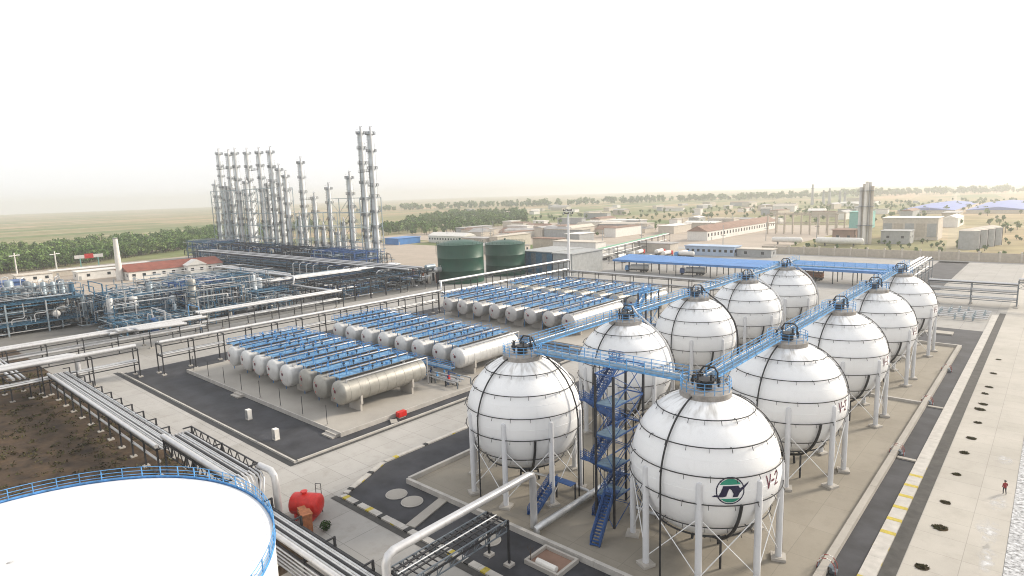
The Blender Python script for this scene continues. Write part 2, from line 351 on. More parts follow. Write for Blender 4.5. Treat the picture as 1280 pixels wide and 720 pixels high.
# tank platforms
for nm, y0, y1, lab in (('front', 54.4, 112, 'pale concrete platform under the two front rows of tanks'), ('rear', 126, 194, 'pale concrete platform under the two rear rows of tanks')):
    t = thing('tank_platform', lab, 'platform')
    part('slab', MB().b2(-153.5, -88.6, y0, y1, -.02, .75), 'concrete_light', t)
    part('edge_beam', MB().b2(-153.7, -88.4, y0-.2, y0-.003, -.01, .82).b2(-88.597, -88.4, y0, y1, -.01, .82), 'concrete_kerb', t)
    for k in range(2): part('steps', MB().b2(-125.5+k*35-1.6, -125.5+k*35+1.6, y0-1.6, y0-.21, 0, .28).b2(-125.5+k*35-1.6, -125.5+k*35+1.6, y0-.9, y0-.205, .281, .55), 'concrete', t)
for x, y, l in ((-110, 48.6, 'small white cabinet standing in the dark tank basin'), (-96.6, 46.9, 'pale leaning cabinet near the corner of the tank basin')):
    t = thing('cabinet', l, 'cabinet', (x, y, 0)); part('body', MB().b2(-.5, .5, -.4, .4, .1, 1.9), 'wall_white', t); part('plinth', MB().b2(-.55, .55, -.45, .45, 0, .1), 'concrete', t); part('door', MB().b2(-.4, .4, -.43, -.402, .25, 1.75), 'galv', t)
t = thing('fire_cabinet', 'bright red box at the right edge of front tank platform', 'box', (-87.6, 66.5, .0)); t.scale = (.7, .8, .75); part('body', MB().b2(-.7, .7, -1.1, 1.1, .35, 1.6), 'red_paint', t); part('door', MB().b2(.702, .73, -.9, .9, .45, 1.5), 'red_paint', t); part('plinth', MB().b2(-.5, .5, -.9, .9, 0, .35), 'concrete', t)
kerb_run('ramp', (-87.6, 64.6), (-85.9, 63.6), 1.2, .25, 2, 'concrete_light', 'short pale ramp from tank platform to road kerb')

# ------------------------------------------------------------------ spherical tanks
SR, SZ = 7.85, 10.4
ROWX = {'L': -53.25, 'R': -27.25}; SY = [61.3+26.5*i for i in range(5)]
def on_sphere(az, el, r): a, e = R_(az), R_(el); return (r*math.cos(e)*math.cos(a), r*math.cos(e)*math.sin(a), SZ+r*math.sin(e))
def make_sphere(label):
    t = thing('spherical_tank', label, 'tank', (0, 0, .1), 'white spherical gas tanks')
    n, k = 56, 64
    sh = MB().lathe([(max(SR*math.cos(math.pi*(i/n-.5)), .002), SZ+SR*math.sin(math.pi*(i/n-.5))) for i in range(n+1)], k)
    part('shell', sh, 'shell_paint', t, True)
    seam = MB()
    for e in (-38, 0, 22, 48): seam.ring((0, 0, SZ+SR*math.sin(R_(e))), SR*math.cos(R_(e))+.002, .018, 64, 4)
    part('weld_seam', seam, 'white_paint', t)
    for z in (6.3, 4.15, 1.55, -1.3, -4.3, -6.1):
        r0 = math.sqrt((SR+.28)**2-z*z); g = MB().ring((0, 0, SZ+z), r0, .06 if z > -6 else .1, 56, 6)
        for q in range(20):                                  # spray nozzles
            a = 2*math.pi*(q+.37*z)/20; c, s_ = math.cos(a), math.sin(a)
            g.bar((r0*c, r0*s_, SZ+z), ((r0+.22)*c, (r0+.22)*s_, SZ+z-.42), .05)
            if q % 4 == 0: g.bar((r0*c, r0*s_, SZ+z), ((r0-.32)*c, (r0-.32)*s_, SZ+z), .06)
        part('spray_ring', g, 'black_pipe', t)
    for az, rr in ((-97, .1), (24, .065)):
        pts = [on_sphere(az, e, SR+.3) for e in range(76, -1, -4)]; e = pts[-1]
        part('riser_pipe', MB().tube(pts+[(e[0], e[1], SZ-3), (e[0], e[1], SZ-6.5), (e[0], e[1], .05)], rr, 8), 'black_pipe', t, True)
    dp = MB().tube([on_sphere(-40, e, SR+.34) for e in range(-9, -74, -5)]+[(.6, -.6, 1.9), (.2, -.2, 1.8)], .17, 8)
    part('drain_pipe', dp, 'black_pipe', t, True)
    dx, dy = 3.9*math.cos(R_(-42)), 3.9*math.sin(R_(-42))
    part('drop_pipe', MB().tube([(dx*.75, dy*.75, 3.55), (dx*1.05, dy*1.05, 3.5), (dx*1.12, dy*1.12, 3.2), (dx*1.12, dy*1.12, .05)], .13, 8), 'black_pipe', t, True)
    part('bottom_valve', MB().tube([(0, 0, 2.7), (0, 0, 1.5)], .35, 10).tube([(0, 0, 1.7), (-1.4, .6, 1.5), (-1.6, .7, .05)], .16).tube([(0, 0, 1.7), (1.1, 1.3, 1.5), (1.2, 1.4, .05)], .16).box((0, 0, 1.45), (.9, .9, .25)), 'dark_steel', t)
    for q in range(8):
        a = R_(-114+45*q); c, s_ = math.cos(a), math.sin(a); x, y = 7.8*c, 7.8*s_
        lg = part('leg', MB().lathe([(.01, 11.3), (.26, 11.2), (.35, 10.9), (.35, .35), (.01, .35)], 14, (x, y, 0)), 'leg_shaded_white', t, True)
        part('base_plate', MB().box((x, y, .32), (1.15, 1.15, .06), a).box((x, y, .16), (1.5, 1.5, .3), a), 'concrete', lg)
        part('bracket', MB().bar((x-.38*c, y-.38*s_, 8.2), (x+.2*c, y+.2*s_, 7.6), .5, .12), 'white_paint', lg)
        a2 = a+R_(45); x2, y2 = 7.8*math.cos(a2), 7.8*math.sin(a2)
        part('brace_rod', MB().tube([(x, y, 7.5), (x2, y2, 1.0)], .055, 6), 'white_paint', t)
        part('brace_rod', MB().tube([(x, y, 1.0), (x2, y2, 7.5)], .055, 6), 'white_paint', t)
    part('collar', MB().lathe([(2.72, SZ+7.2), (2.72, SZ+7.96), (2.6, SZ+8.02), (.01, SZ+8.02)], 32), 'collar_steel', t, True)
    rl = MB()
    for z in (.45, .85, 1.25): rl.ring((0, 0, SZ+8.02+z), 2.62, .035, 32, 5)
    for q in range(16): a = 2*math.pi*q/16; rl.bar((2.62*math.cos(a), 2.62*math.sin(a), SZ+8.02), (2.62*math.cos(a), 2.62*math.sin(a), SZ+9.28), .06)
    part('hub_railing', rl, 'blue_steel', t)
    vl = MB().lathe([(.7, SZ+7.9), (.7, SZ+8.9), (.95, SZ+8.9), (.95, SZ+9.05), (.01, SZ+9.05)], 18)
    for q in range(6):
        a = q*1.05+.3; x, y = 1.35*math.cos(a), 1.35*math.sin(a); h = random.uniform(.7, 1.7)
        vl.tube([(x, y, SZ+8.3), (x, y, SZ+8.3+h)], .12, 8).ring((x, y, SZ+8.35+h), .26, .03, 10, 4).box((x, y, SZ+8.3+h*.5), (.4, .4, .28), a)
    vl.tube([(1.2, .3, SZ+8.6), (1.2, .3, SZ+9.9), (.6, .9, SZ+10.2), (-.7, 1.1, SZ+10.1), (-1.1, .9, SZ+9.4)], .11, 8)
    part('relief_valves', vl, 'dark_steel', t, True)
    return t
LW = {'L': 'left', 'R': 'right'}
S0 = make_sphere('')
SPH = {}
for row in 'RL':
    for i, y in enumerate(SY):
        lab = ('nearest white sphere tank, carrying the green and navy round emblem' if (row, i) == ('R', 0) else
               '%s white sphere tank from the front in the %s row' % (ORD[i], LW[row]))
        loc = (ROWX[row], y, .1)
        if (row, i) == ('R', 0): S0.location = loc; S0['label'] = lab; SPH[row, i] = S0
        else: SPH[row, i] = dup(S0, loc, lab)
# markings: cells of a flat drawing wrapped on the shell
def seg_d(px, py, a, b):
    (ax, ay), (bx, by) = a, b; dx, dy = bx-ax, by-ay; t = max(0, min(1, ((px-ax)*dx+(py-ay)*dy)/(dx*dx+dy*dy+1e-9))); return math.hypot(px-ax-t*dx, py-ay-t*dy)
def inpoly(x, y, P):
    c = False; j = len(P)-1
    for i in range(len(P)):
        if (P[i][1] > y) != (P[j][1] > y) and x < (P[j][0]-P[i][0])*(y-P[i][1])/(P[j][1]-P[i][1])+P[i][0]: c = not c
        j = i
    return c
def decal(test, az, el, ext, step, off):
    mb = MB(); n = int(ext[0]/step); k = int(ext[1]/step)
    def pt(u, v): return on_sphere(az+math.degrees(u/SR/math.cos(R_(el))), el+math.degrees(v/SR), SR+off)
    for i in range(-n, n):
        for j in range(-k, k):
            u, v = (i+.5)*step, (j+.5)*step
            if test(u, v): mb.add([pt(i*step, j*step), pt((i+1)*step, j*step), pt((i+1)*step, (j+1)*step), pt(i*step, (j+1)*step)], [(0, 1, 2, 3)])
    return mb
J_P = [(-.72, .52), (.02, .52), (-.22, .05), (-.42, -.55), (-.7, -.62), (-1.75, -.62), (-1.55, -.45), (-1.1, -.42), (-.95, -.1)]
J_P2 = [(.0, .52), (.78, .52), (.95, .22), (1.25, .42), (1.95, .85), (1.7, .5), (1.3, .15), (.95, -.2), (.72, -.62), (.22, -.62), (.3, -.3), (.1, .1), (-.12, .25)]
S1 = SPH['R', 0]
em = part('emblem', decal(lambda u, v: 1.3 < math.hypot(u, v) < 1.42, -47.5, 1.2, (1.6, 1.6), .04, .022), 'navy', S1)
em['label'] = 'round green and navy emblem on the nearest sphere'
part('emblem_arc', decal(lambda u, v: math.hypot(u, v) < 1.22 and (v > .62 or v < -.8) and math.hypot(u, v+.25*(1 if v > 0 else -1)) > .6, -47.5, 1.2, (1.5, 1.5), .04, .018), 'logo_green', em)
part('emblem_letters', decal(lambda u, v: inpoly(u, v, J_P) or inpoly(u, v, J_P2), -47.5, 1.2, (2, 1), .04, .028), 'navy', em)
VS = [((-1.05, .65), (-.72, -.65)), ((-.72, -.65), (-.4, .65)), ((-.2, 0), (.2, 0)), ((.45, .45), (.62, .65)), ((.62, .65), (.95, .62)), ((.95, .62), (1.02, .3)), ((1.02, .3), (.45, -.62)), ((.45, -.62), (1.08, -.62))]
vme = decal(lambda u, v: min(seg_d(u, v, a, b) for a, b in VS) < .085, -9, 2.2, (1.25, .8), .05, .02).mesh('tank_number', 'maroon')
for i in range(5): ob('tank_number', vme, SPH['R', i])

# ------------------------------------------------------------------ steel walkways over the spheres
WZ = SZ+8.75
def walkway(label, p0, p1, wd=1.15, z=None, mt='blue_steel', group='blue walkways between sphere tops', post=2.4):
    z = WZ if z is None else z
    t = thing('walkway', label, 'walkway', (0, 0, 0), group); p0, p1 = Vector((*p0, z)), Vector((*p1, z)); d = p1-p0; L = d.length; u = d/L; s = Vector((-u.y, u.x, 0)); a = math.atan2(u.y, u.x)
    part('deck', MB().bar(p0, p1, wd-.1, .05), 'deck_grating', t)
    for k in (-1, 1):
        o = s*(wd/2*k)
        part('girder', MB().bar(p0+o+Vector((0, 0, -.14)), p1+o+Vector((0, 0, -.1)), .08, .2), mt, t)
        hr = MB()
        for h in (.4, .8, 1.2): hr.bar(p0+o+Vector((0, 0, h)), p1+o+Vector((0, 0, h)), .055)
        part('handrail', hr, mt, t)
    n = max(2, round(L/post)); pm = MB().box((0, 0, .6), (.07, .07, 1.2)).mesh('post', mt)
    for k in (-1, 1):
        for i in range(n+1): c = p0+u*(L*i/n)+s*(wd/2*k); ob('post', pm, t, tuple(c), a)
    pp = part('pipe', MB().tube([p0+s*(wd/2+.25)+Vector((0, 0, -.05)), p1+s*(wd/2+.25)+Vector((0, 0, -.05))], .09, 8), 'galv', t)
    return t
for row in 'RL':
    x = ROWX[row]-.5
    for i in range(4): walkway('blue walkway linking %s and %s sphere tops of the %s row' % (ORD[i], ORD[i+1], LW[row]), (x, SY[i]+2.5), (x, SY[i+1]-2.5))
walkway('blue bridge walkway linking the two front spheres', (ROWX['L']+2.4, 61.6), (ROWX['R']-2.4, 61.6), 1.6)
walkway('blue bridge walkway linking the two rearmost spheres', (ROWX['L']+2.4, SY[4]), (ROWX['R']-2.4, SY[4]), 1.5)
for nm, q in (('left', ('L', 4)), ('right', ('R', 4))):
    walkway('short blue walkway past the last sphere of the %s row' % nm, (ROWX[q[0]]-.5, SY[4]+2.5), (ROWX[q[0]]-.5, SY[4]+12))
# ladders leaning over the crown: white stand pipes seen on several left row spheres
for i in range(5):
    x, y = ROWX['L'], SY[i]
    pts = [(x+.6, y+1.2, SZ+10.2), (x+1.6, y+.9, SZ+9.2)]+[(x+(SR+.75)*math.cos(R_(e))*.98, y+.9, SZ+(SR+.75)*math.sin(R_(e))) for e in (62, 50, 38, 26, 14, 2)]
    e = pts[-1]; pts += [(e[0], e[1], 6), (e[0], e[1], .1)]
    solo('vent_pipe', MB().tube(pts, .16 if i else .1, 8), 'insulation' if i in (1, 3, 4) else 'black_pipe', 'bent pipe over right shoulder of the %s left row sphere' % ORD[i], 'pipe', 'pipes over the left row spheres', True)

# ------------------------------------------------------------------ stair towers
def stair_flight(p0, p1, wd, t, mt='dark_blue'):
    p0, p1 = Vector(p0), Vector(p1); h = Vector((p1.x-p0.x, p1.y-p0.y, 0)); u = h.normalized(); s = Vector((-u.y, u.x, 0)); n = max(4, int(abs(p1.z-p0.z)/.24))
    st = MB()
    for k in (-1, 1): st.bar(p0+s*wd/2*k, p1+s*wd/2*k, .08, .42)
    for i in range(n): c = p0.lerp(p1, (i+.5)/n); st.box(tuple(c), (.3, wd, .05), math.atan2(u.y, u.x))
    fl = part('stair_flight', st, mt, t)
    hr = MB()
    for k in (-1, 1):
        for hh in (.3, .55, .8, 1.05): hr.bar(p0+s*wd/2*k+Vector((0, 0, hh)), p1+s*wd/2*k+Vector((0, 0, hh)), .06)
        for i in range(11): c = p0.lerp(p1, i/10)+s*wd/2*k; hr.bar(c, c+Vector((0, 0, 1.05)), .05)
    part('handrail', hr, mt, fl)
def stair_tower(label, x0, x1, y0, y1, H, levels, mt='dark_blue', cmt='dark_steel'):
    t = thing('stair_tower', label, 'stairs'); cm = MB().box((0, 0, H/2), (.24, .24, H)).mesh('column', cmt)
    for x in (x0, x1):
        for y in (y0, y1): ob('column', cm, t, (x, y, 0))
    dz = H/levels
    for k in range(levels):
        z0, z1 = k*dz, (k+1)*dz
        b = MB()
        for p, q in (((x0, y0), (x1, y0)), ((x0, y1), (x1, y1)), ((x0, y0), (x0, y1)), ((x1, y0), (x1, y1))):
            b.bar((*p, z1), (*q, z1), .14).bar((*p, z0), (*q, z1), .07).bar((*q, z0), (*p, z1), .07)
        part('lattice', b, mt, t)
        ya, yb = (y0+.9, y1-.9) if k % 2 == 0 else (y1-.9, y0+.9); xm = x0-.75 if k % 2 == 0 else x0-1.85
        stair_flight((xm, ya, z0+.1), (xm, yb, z1), 1.05, t, mt)
        if k < levels-1: part('mid_deck', MB().b2(x0, x1, y0, (y0+y1)/2-.4, z1+.08, z1+.13), 'deck_grating', t)
        ld = MB().b2(x0-2.4, x0-.2, yb-.75 if yb < ya else yb-.1, yb+.1 if yb < ya else yb+.9, z1-.05, z1+.02)
        part('landing', ld, mt, t)
        e = yb-.75 if yb < ya else yb+.9; r = MB()
        for hh in (.12, .3, .55, .8, 1.05): r.bar((x0-2.4, e, z1+hh), (x0-.2, e, z1+hh), .06)
        for q in range(4): xx = x0-2.4+q*.73; r.bar((xx, e, z1), (xx, e, z1+1.05), .05)
        part('landing_rail', r, mt, t)
    return t
stair_tower('dark blue zigzag stair tower between the two front spheres', -39.4, -36.9, 58.2, 65, WZ-.35, 5)
stair_tower('second lattice stair tower left of the third left sphere', -64.2, -62.4, 111, 116.4, WZ-.35, 5, 'blue_steel')
t = thing('stair', 'blue steel stair over the ground pipe under left front sphere', 'stairs'); stair_flight((-46.5, 54.2, .15), (-46.5, 59, 3.0), 1.1, t); part('landing', MB().b2(-47.1, -43.8, 59, 60.2, 2.95, 3.03), 'dark_blue', t); part('post', MB().b2(-47, -46.85, 60, 60.15, .1, 2.95).b2(-44, -43.85, 60, 60.15, .1, 2.95), 'dark_steel', t)
t = thing('stair', 'blue steel stair foot beside the nearest emblem sphere', 'stairs'); stair_flight((-36.6, 53.6, .15), (-37.6, 58.4, 4.3), 1.1, t); part('landing', MB().b2(-38.6, -36.9, 58.4, 59.6, 4.25, 4.33), 'dark_blue', t); part('post', MB().b2(-38.5, -38.3, 59.3, 59.5, .1, 4.25), 'dark_steel', t)
# conduit bundle beside the stair tower
for i in range(5): solo('conduit', MB().tube([(-43.2+i*.42, 63.2+.2*i, .1), (-43.2+i*.42, 63.2+.2*i, WZ-.4)], .05, 6), 'dark_steel', '%s thin vertical conduit left of the dark blue stair tower' % ORD[i], 'pipe', 'vertical conduits by the stair tower')
solo('ground_pipe', MB().tube([(-43.4, 51.6, .15), (-43.4, 51.6, .8), (-43.2, 52.2, 1), (-42.9, 63, 1), (-42.9, 70, 1)], .42, 12), 'galv', 'thick grey pipe lying on pad between the front spheres', 'pipe', None, True)
for i, y in enumerate(SY):   # supply pipes under the spheres
    for j, row in enumerate('LR'):
        x = ROWX[row]; s = 1 if row == 'L' else -1
        solo('supply_pipe', MB().tube([(x, y, 1.5), (x+s*3, y+1.2, 1.1), (x+s*9.5, y+1.2, 1.1), (x+s*10, y+1.2, .9), (x+s*10, y+1.2, .1)], .2, 8), 'galv', 'low grey supply pipe under the %s sphere of %s row' % (ORD[i], LW[row]), 'pipe', 'supply pipes under the spheres', True)
# step-over stiles with red and white rails on the right dike wall
for i, y in enumerate((65.2, 101.6, 128.6, 153.5)):
    t = thing('stile', 'red and white railed steps over the right dike wall, %s from the front' % ORD[i], 'steps', (-15.4, y, 0), 'stiles on the right dike wall'); t.scale = (.75, .75, .8)
    part('steps', MB().b2(-1.3, -.8, -.5, .5, .1, .4).b2(-.79, -.42, -.5, .5, .1, .75).b2(.42, .79, -.5, .5, 0, .75).b2(.8, 1.3, -.5, .5, 0, .4).b2(-.6, .6, -.5, .5, .78, .84), 'grey_steel', t)
    for k in (-1, 1):
        pts = [(-1.2, k*.55, .3), (-1.1, k*.55, 1.1), (-.6, k*.55, 1.75), (0, k*.55, 1.9), (.6, k*.55, 1.75), (1.1, k*.55, 1.1), (1.2, k*.55, .1)]
        part('rail', MB().tube(pts, .06, 6), 'rail_red', t); part('rail_band', MB().tube(pts[1:3], .07, 6).tube(pts[3:5], .07, 6), 'wall_white', t)
# round covers in the basin
for i, (x, y, r, l) in enumerate(((-64.6, 47.4, 1.35, 'left of the two pale round covers by the kerb corner'), (-61.3, 47.4, 1.35, 'right of the two pale round covers by the kerb corner'), (-46.9, 47.2, 1.2, 'single pale round cover beside the front pipe bridge'))):
    t = thing('round_cover', l, 'cover', (x, y, 0), 'round concrete covers'); part('lid', MB().lathe([(r, .006), (r, .16), (r-.06, .2), (.01, .22)], 24), 'concrete_light', t, True); part('rim', MB().ring((0, 0, .08), r+.06, .08, 28, 6), 'concrete_kerb', t)
solo('path_slab', MB().box((-57.6, 47.2, .1), (1.4, 8.2, .18), .25), 'concrete_light', 'curved pale path across the dark basin near round covers', 'path')
t = thing('open_pit', 'concrete framed open pit with rusty floor by dike wall', 'pit', (-38.6, 48.2, 0)); part('floor', MB().b2(-2, 2, -1.6, 1.6, .006, .1), 'roof_brown', t)
for a, b, c, d in ((-2.3, 2.3, -1.9, -1.6), (-2.3, 2.3, 1.6, 1.9), (-2.3, -2, -1.597, 1.597), (2, 2.3, -1.597, 1.597)): part('curb', MB().b2(a, b, c, d, 0, .5), 'concrete', t)
part('cover_pipe', MB().tube([(-1, -1.2, .5), (1.6, -1.2, .5)], .35, 10), 'wall_white', t)
solo('bare_sapling', MB().tube([(0, 0, 0), (.05, .02, 1.2), (-.05, .05, 2.2)], [.05, .035, .015], 5).tube([(.05, .02, 1.2), (.4, .1, 2)], .02, 4).tube([(.03, .02, 1), (-.35, -.1, 1.9)], .02, 4).tube([(.04, .02, .8), (.3, -.2, 1.5)], .02, 4), 'bark', 'thin bare sapling beside the front pipe bridge posts', 'sapling', loc=(-40.4, 46.8, 0))

# ------------------------------------------------------------------ horizontal tanks
def make_htank(L, r, mt):
    t = thing('horizontal_tank', '', 'tank', (0, 0, .75), 'silver horizontal gas tanks'); zc = 4.0; h = 1.0
    prof = [(.01, -h)]+[(r*math.sin(a), -h*math.cos(a)) for a in (math.pi/2*k/7 for k in range(1, 8))]+[(r, 0)]
    n = 9
    for k in range(n): y = L*(k+.5)/n; prof += [(r, y-.05), (r+.03, y-.04), (r+.03, y+.04), (r, y+.05)]
    prof += [(r, L)]+[(r*math.sin(a), L+h*math.cos(a)) for a in (math.pi/2*k/7 for k in range(7, 0, -1))]+[(.01, L+h)]
    part('shell', MB().lathe(prof, 28, (0, 0, zc), 'y'), mt, t, True)
    for y in (3.2, L-3.2):
        sd_ = part('saddle', MB().b2(-r*.8, r*.8, y-.22, y+.22, 0, 2.3).b2(-r*.95, -r*.8, y-.22, y+.22, 1.4, 3.0).b2(r*.8, r*.95, y-.22, y+.22, 1.4, 3.0), 'concrete', t)
    part('manhole', MB().lathe([(.36, 0), (.36, .35), (.5, .35), (.5, .45), (.01, .45)], 12, (0, L*.8, zc+r-.03)), 'galv', t)
    for k in range(4):
        y = L*(.3+.12*k); part('nozzle', MB().tube([(-.4, y, zc+r-.15), (-.4, y, zc+r+1.3)], .09, 6).box((-.4, y, zc+r+.9), (.3, .3, .3)).ring((-.4, y, zc+r+1.3), .24, .04, 8, 4), 'dark_steel', t)
    dz = zc+r+.25; x0 = -1.75
    part('deck', MB().b2(x0-1.7, x0+1.7, .6, L-.4, dz-.05, dz), 'tank_deck', t)
    g = MB()
    for k in (-1, 1):
        for hh in (.5, 1.0, 1.03): g.bar((x0+1.7*k, .2, dz+hh), (x0+1.7*k, L-.2, dz+hh), .05)
        for q in range(9): y = .2+(L-.4)*q/8; g.bar((x0+1.7*k, y, dz), (x0+1.7*k, y, dz+1), .05)
        g.bar((x0+1.7*k, .2, dz-.08), (x0+1.7*k, L-.2, dz-.08), .06, .18)
    part('railing', g, 'tank_blue', t)
    sp = MB()
    for q in range(5): y = 1.5+(L-3)*q/4; sp.bar((x0, y, dz-.05), (x0, y, zc+math.sqrt(r*r-x0*x0)-.1), .08).bar((x0-1.5, y, dz-.05), (x0-1.9, y, .1), .12)
    part('deck_support', sp, 'tank_blue', t)
    cl = MB()
    for q in range(int(L/1.6)):                             # valve stems, hose reels and brackets crowding the deck
        y = .8+1.6*q+random.uniform(-.4, .4); xx = x0+random.uniform(-1.5, 1.6); hh = random.uniform(.4, 1.5)
        cl.bar((xx, y, dz-.3), (xx, y, dz+hh), .1)
        if q % 2: cl.box((xx, y, dz+hh*.6), (.35, .45, .35))
        if q % 3 == 0: cl.bar((x0-1.5, y, dz+hh), (x0+1.5, y, dz+hh), .07)
    part('deck_fittings', cl, 'tank_blue', t)['kind'] = 'stuff'
    part('edge_beam', MB().bar((x0+1.78, .4, dz), (x0+1.78, L-.2, dz), .16, .3).bar((x0-1.78, .4, dz), (x0-1.78, L-.2, dz), .16, .3), 'dark_steel', t)
    part('spray_pipe', MB().tube([(.75, .3, zc+r+.55), (.75, L-.3, zc+r+.55)], .11, 6), 'black_pipe', t)
    part('vapour_pipe', MB().tube([(1.25, .8, zc+r-.5), (1.25, .8, zc+r+.12), (1.25, L-.5, zc+r+.12), (1.25, L+1.4, zc+r+.12), (1.25, L+1.4, 1)], .15, 8), 'insulation', t, True)
    part('number_patch', MB().lathe([(.01, 0), (.34, .02)], 12, (0, -h-.03, zc+.45), 'y'), 'maroon', t)
    part('level_gauge', MB().bar((-.5, -.78, zc-.9), (-.5, -.78, zc+.9), .09).box((-.5, -.86, zc+.9), (.2, .16, .2)).box((-.5, -.86, zc-.9), (.2, .16, .2)), 'red_paint', t)
    return t
tanks = [make_htank(18.6, 2.3, 'silver_paint'), make_htank(17.5, 2.3, 'tank_white'), make_htank(24.5, 2.3, 'tank_grey'), make_htank(18.2, 2.3, 'tank_white')]
used = set()
ROWS = [(0, 59.9, [-140.6+6.3*k for k in range(8)], 'front row'), (1, 89.6, [-143.4+6.75*k for k in range(8)], 'second row'),
        (2, 132.6, [-146.5+6.9*k for k in range(8)], 'third row'), (0, 165.5, [-146.5+7*k for k in range(8)], 'rearmost row')]
for ti, y, xs, rn in ROWS:
    for k, x in enumerate(xs):
        lab = '%s horizontal tank from the left in the %s of tanks' % (ORD[k], rn)
        if ti == 0 and k < 5 and y < 100: ti_ = 3
        else: ti_ = ti
        if ti_ not in used: used.add(ti_); o = tanks[ti_]; o.location = (x, y+random.uniform(-.3, .3), .75); o['label'] = lab
        else: dup(tanks[ti_], (x+random.uniform(-.12, .12), y+random.uniform(-.4, .4), .75), lab)
for y, l, n in ((83.6, 'between the front two tank rows', 0), (160.8, 'between the two rear tank rows', 1), (110, 'behind the second tank row', 2)):
    fx = thing('valve_station', 'crowd of blue valves and upright pipes '+l, 'valves'); q_ = {m_: MB() for m_ in ('blue_steel', 'dark_blue', 'galv', 'dark_steel')}
    for k in range(150):
        x, yy, hh = random.uniform(-151, -91), y+random.uniform(-2.3, 2.3), random.uniform(1.2, 3.9); m_ = random.choice(list(q_))
        q_[m_].tube([(x, yy, .8), (x, yy, hh)], .08, 5).box((x, yy, hh*.7), (.35, .35, .4)); 
        if k % 3 == 0: q_[m_].tube([(x, yy, hh), (x+random.uniform(-3, 3), yy, hh)], .1, 5)
        if k % 3 == 1: q_[m_].tube([(x, yy, hh), (x, yy+random.uniform(-1.5, 1.5), hh)], .1, 5)
    for m_ in q_: part('valves', q_[m_], m_, fx)['kind'] = 'stuff'
    walkway('blue catwalk running across '+l, (-150, y), (-92, y), 1.1, 4.4, mt='tank_blue', group='blue catwalks across the tank rows', post=4)
    mf = thing('pipe_manifold', 'low header pipes and valves lying '+l, 'pipes')
    for k in range(4): part('pipe', MB().tube([(-152, y-1.2+.8*k, 1.9+.3*(k % 2)), (-90, y-1.2+.8*k, 1.9+.3*(k % 2))], .16, 8), 'insulation', mf, True)
    for k in range(14): x = -150+4.4*k; part('support', MB().b2(x-.08, x+.08, y-1.5, y-1.35, .75, 2).b2(x-.08, x+.08, y+1.5, y+1.65, .75, 2).b2(x-.08, x+.08, y-1.5, y+1.65, 1.6, 1.72), 'dark_steel', mf)
    for k in range(16): x = -148+3.7*k; part('valve', MB().tube([(x, y-.6, 1.9), (x, y-.6, 3)], .1, 6).ring((x, y-.6, 3), .28, .04, 10, 4).box((x, y-.6, 2.4), (.4, .4, .35)), 'blue_steel' if k % 3 else 'red_paint', mf)
# thin lightning/lamp rods in front of the first tank row
for k in range(8): t = thing('hose_post', '%s thin dark post from the left along front platform edge' % ORD[k], 'post', (-151+8.2*k, 54.9, .75), 'thin posts on the front tank platform'); part('rod', MB().tube([(0, 0, 0), (0, 0, 3.6)], .06, 6), 'dark_steel', t); part('foot', MB().box((0, 0, .06), (.35, .35, .12)), 'concrete', t)
t = thing('steel_table', 'low grey steel frame between the front two tank rows', 'structure')
for x in (-96.5, -93, -89.6):
    for y in (82.6, 86.4): part('leg', MB().b2(x-.1, x+.1, y-.1, y+.1, .75, 2.1), 'grey_steel', t)
for y in (82.6, 84.5, 86.4): part('beam', MB().b2(-96.6, -89.5, y-.12, y+.12, 2.1, 2.3), 'galv', t)

# ------------------------------------------------------------------ pipe racks
def rack(label, p0, p1, wd, levels, spacing, pipes, arm=0, cmt='dark_steel', name='pipe_rack', group=None, footing=True):
    """levels: beam heights; pipes: (offset, height, radius, material)"""
    t = thing(name, label, 'pipe rack', (0, 0, 0), group); p0, p1 = Vector((*p0, 0)), Vector((*p1, 0)); d = p1-p0; L = d.length; u = d/L; s = Vector((-u.y, u.x, 0)); a = math.atan2(u.y, u.x); H = max(levels)
    n = max(1, round(L/spacing)); b = MB()
    for k in (-1, 1): b.box((0, k*wd/2, (H+(arm if k == 1 else .1))/2), (.22, .22, H+(arm if k == 1 else .1)))
    for z in levels: b.box((0, 0, z-.1), (.2, wd+.3, .2))
    if arm: b.box((0, wd/2-.55, H+arm-.08), (.18, 1.3, .16))
    me = b.mesh('bent', cmt); fm = MB().box((0, 0, .15), (.9, .9, .3)).mesh('footing', 'concrete')
    for i in range(n+1):
        c = p0+u*(L*i/n); o = ob('bent', me, t, tuple(c), a)
        if footing:
            for k in (-1, 1): ob('footing', fm, o, (0, k*wd/2, 0))
    for z in levels:
        for k in (-1, 1): part('stringer', MB().bar(p0+s*wd/2*k+Vector((0, 0, z-.35)), p1+s*wd/2*k+Vector((0, 0, z-.35)), .12, .22), cmt, t)
    for o_, z, r, mt in pipes:
        part('pipe', MB().tube([p0+s*o_+Vector((0, 0, z+r)), p1+s*o_+Vector((0, 0, z+r))], r, 10), mt, t, True)
    return t
def thin(wd, z, n, r0=.09, r1=.16, mts=('insulation', 'galv', 'insulation', 'black_pipe')): return [(-wd/2+.3+(wd-.6)*i/(n-1), z, random.uniform(r0, r1), mts[i % len(mts)]) for i in range(n)]
rack('dark legged pipe rack crossing the brown soil at left', (-160, 30.8), (-97, 30.8), 3.8, [4.4], 5.6, thin(3.2, 4.4, 10)+[(-1.95, 4.5, .3, 'insulation'), (-1.7, 2.2, .2, 'insulation')], 1.0)
t = rack('raised trussed section of pipe rack behind the white dome', (-93.5, 30.8), (-73, 30.8), 3.9, [6.7], 10.25, thin(3.2, 6.7, 9)+[(-1.95, 6.9, .38, 'insulation')], .9)
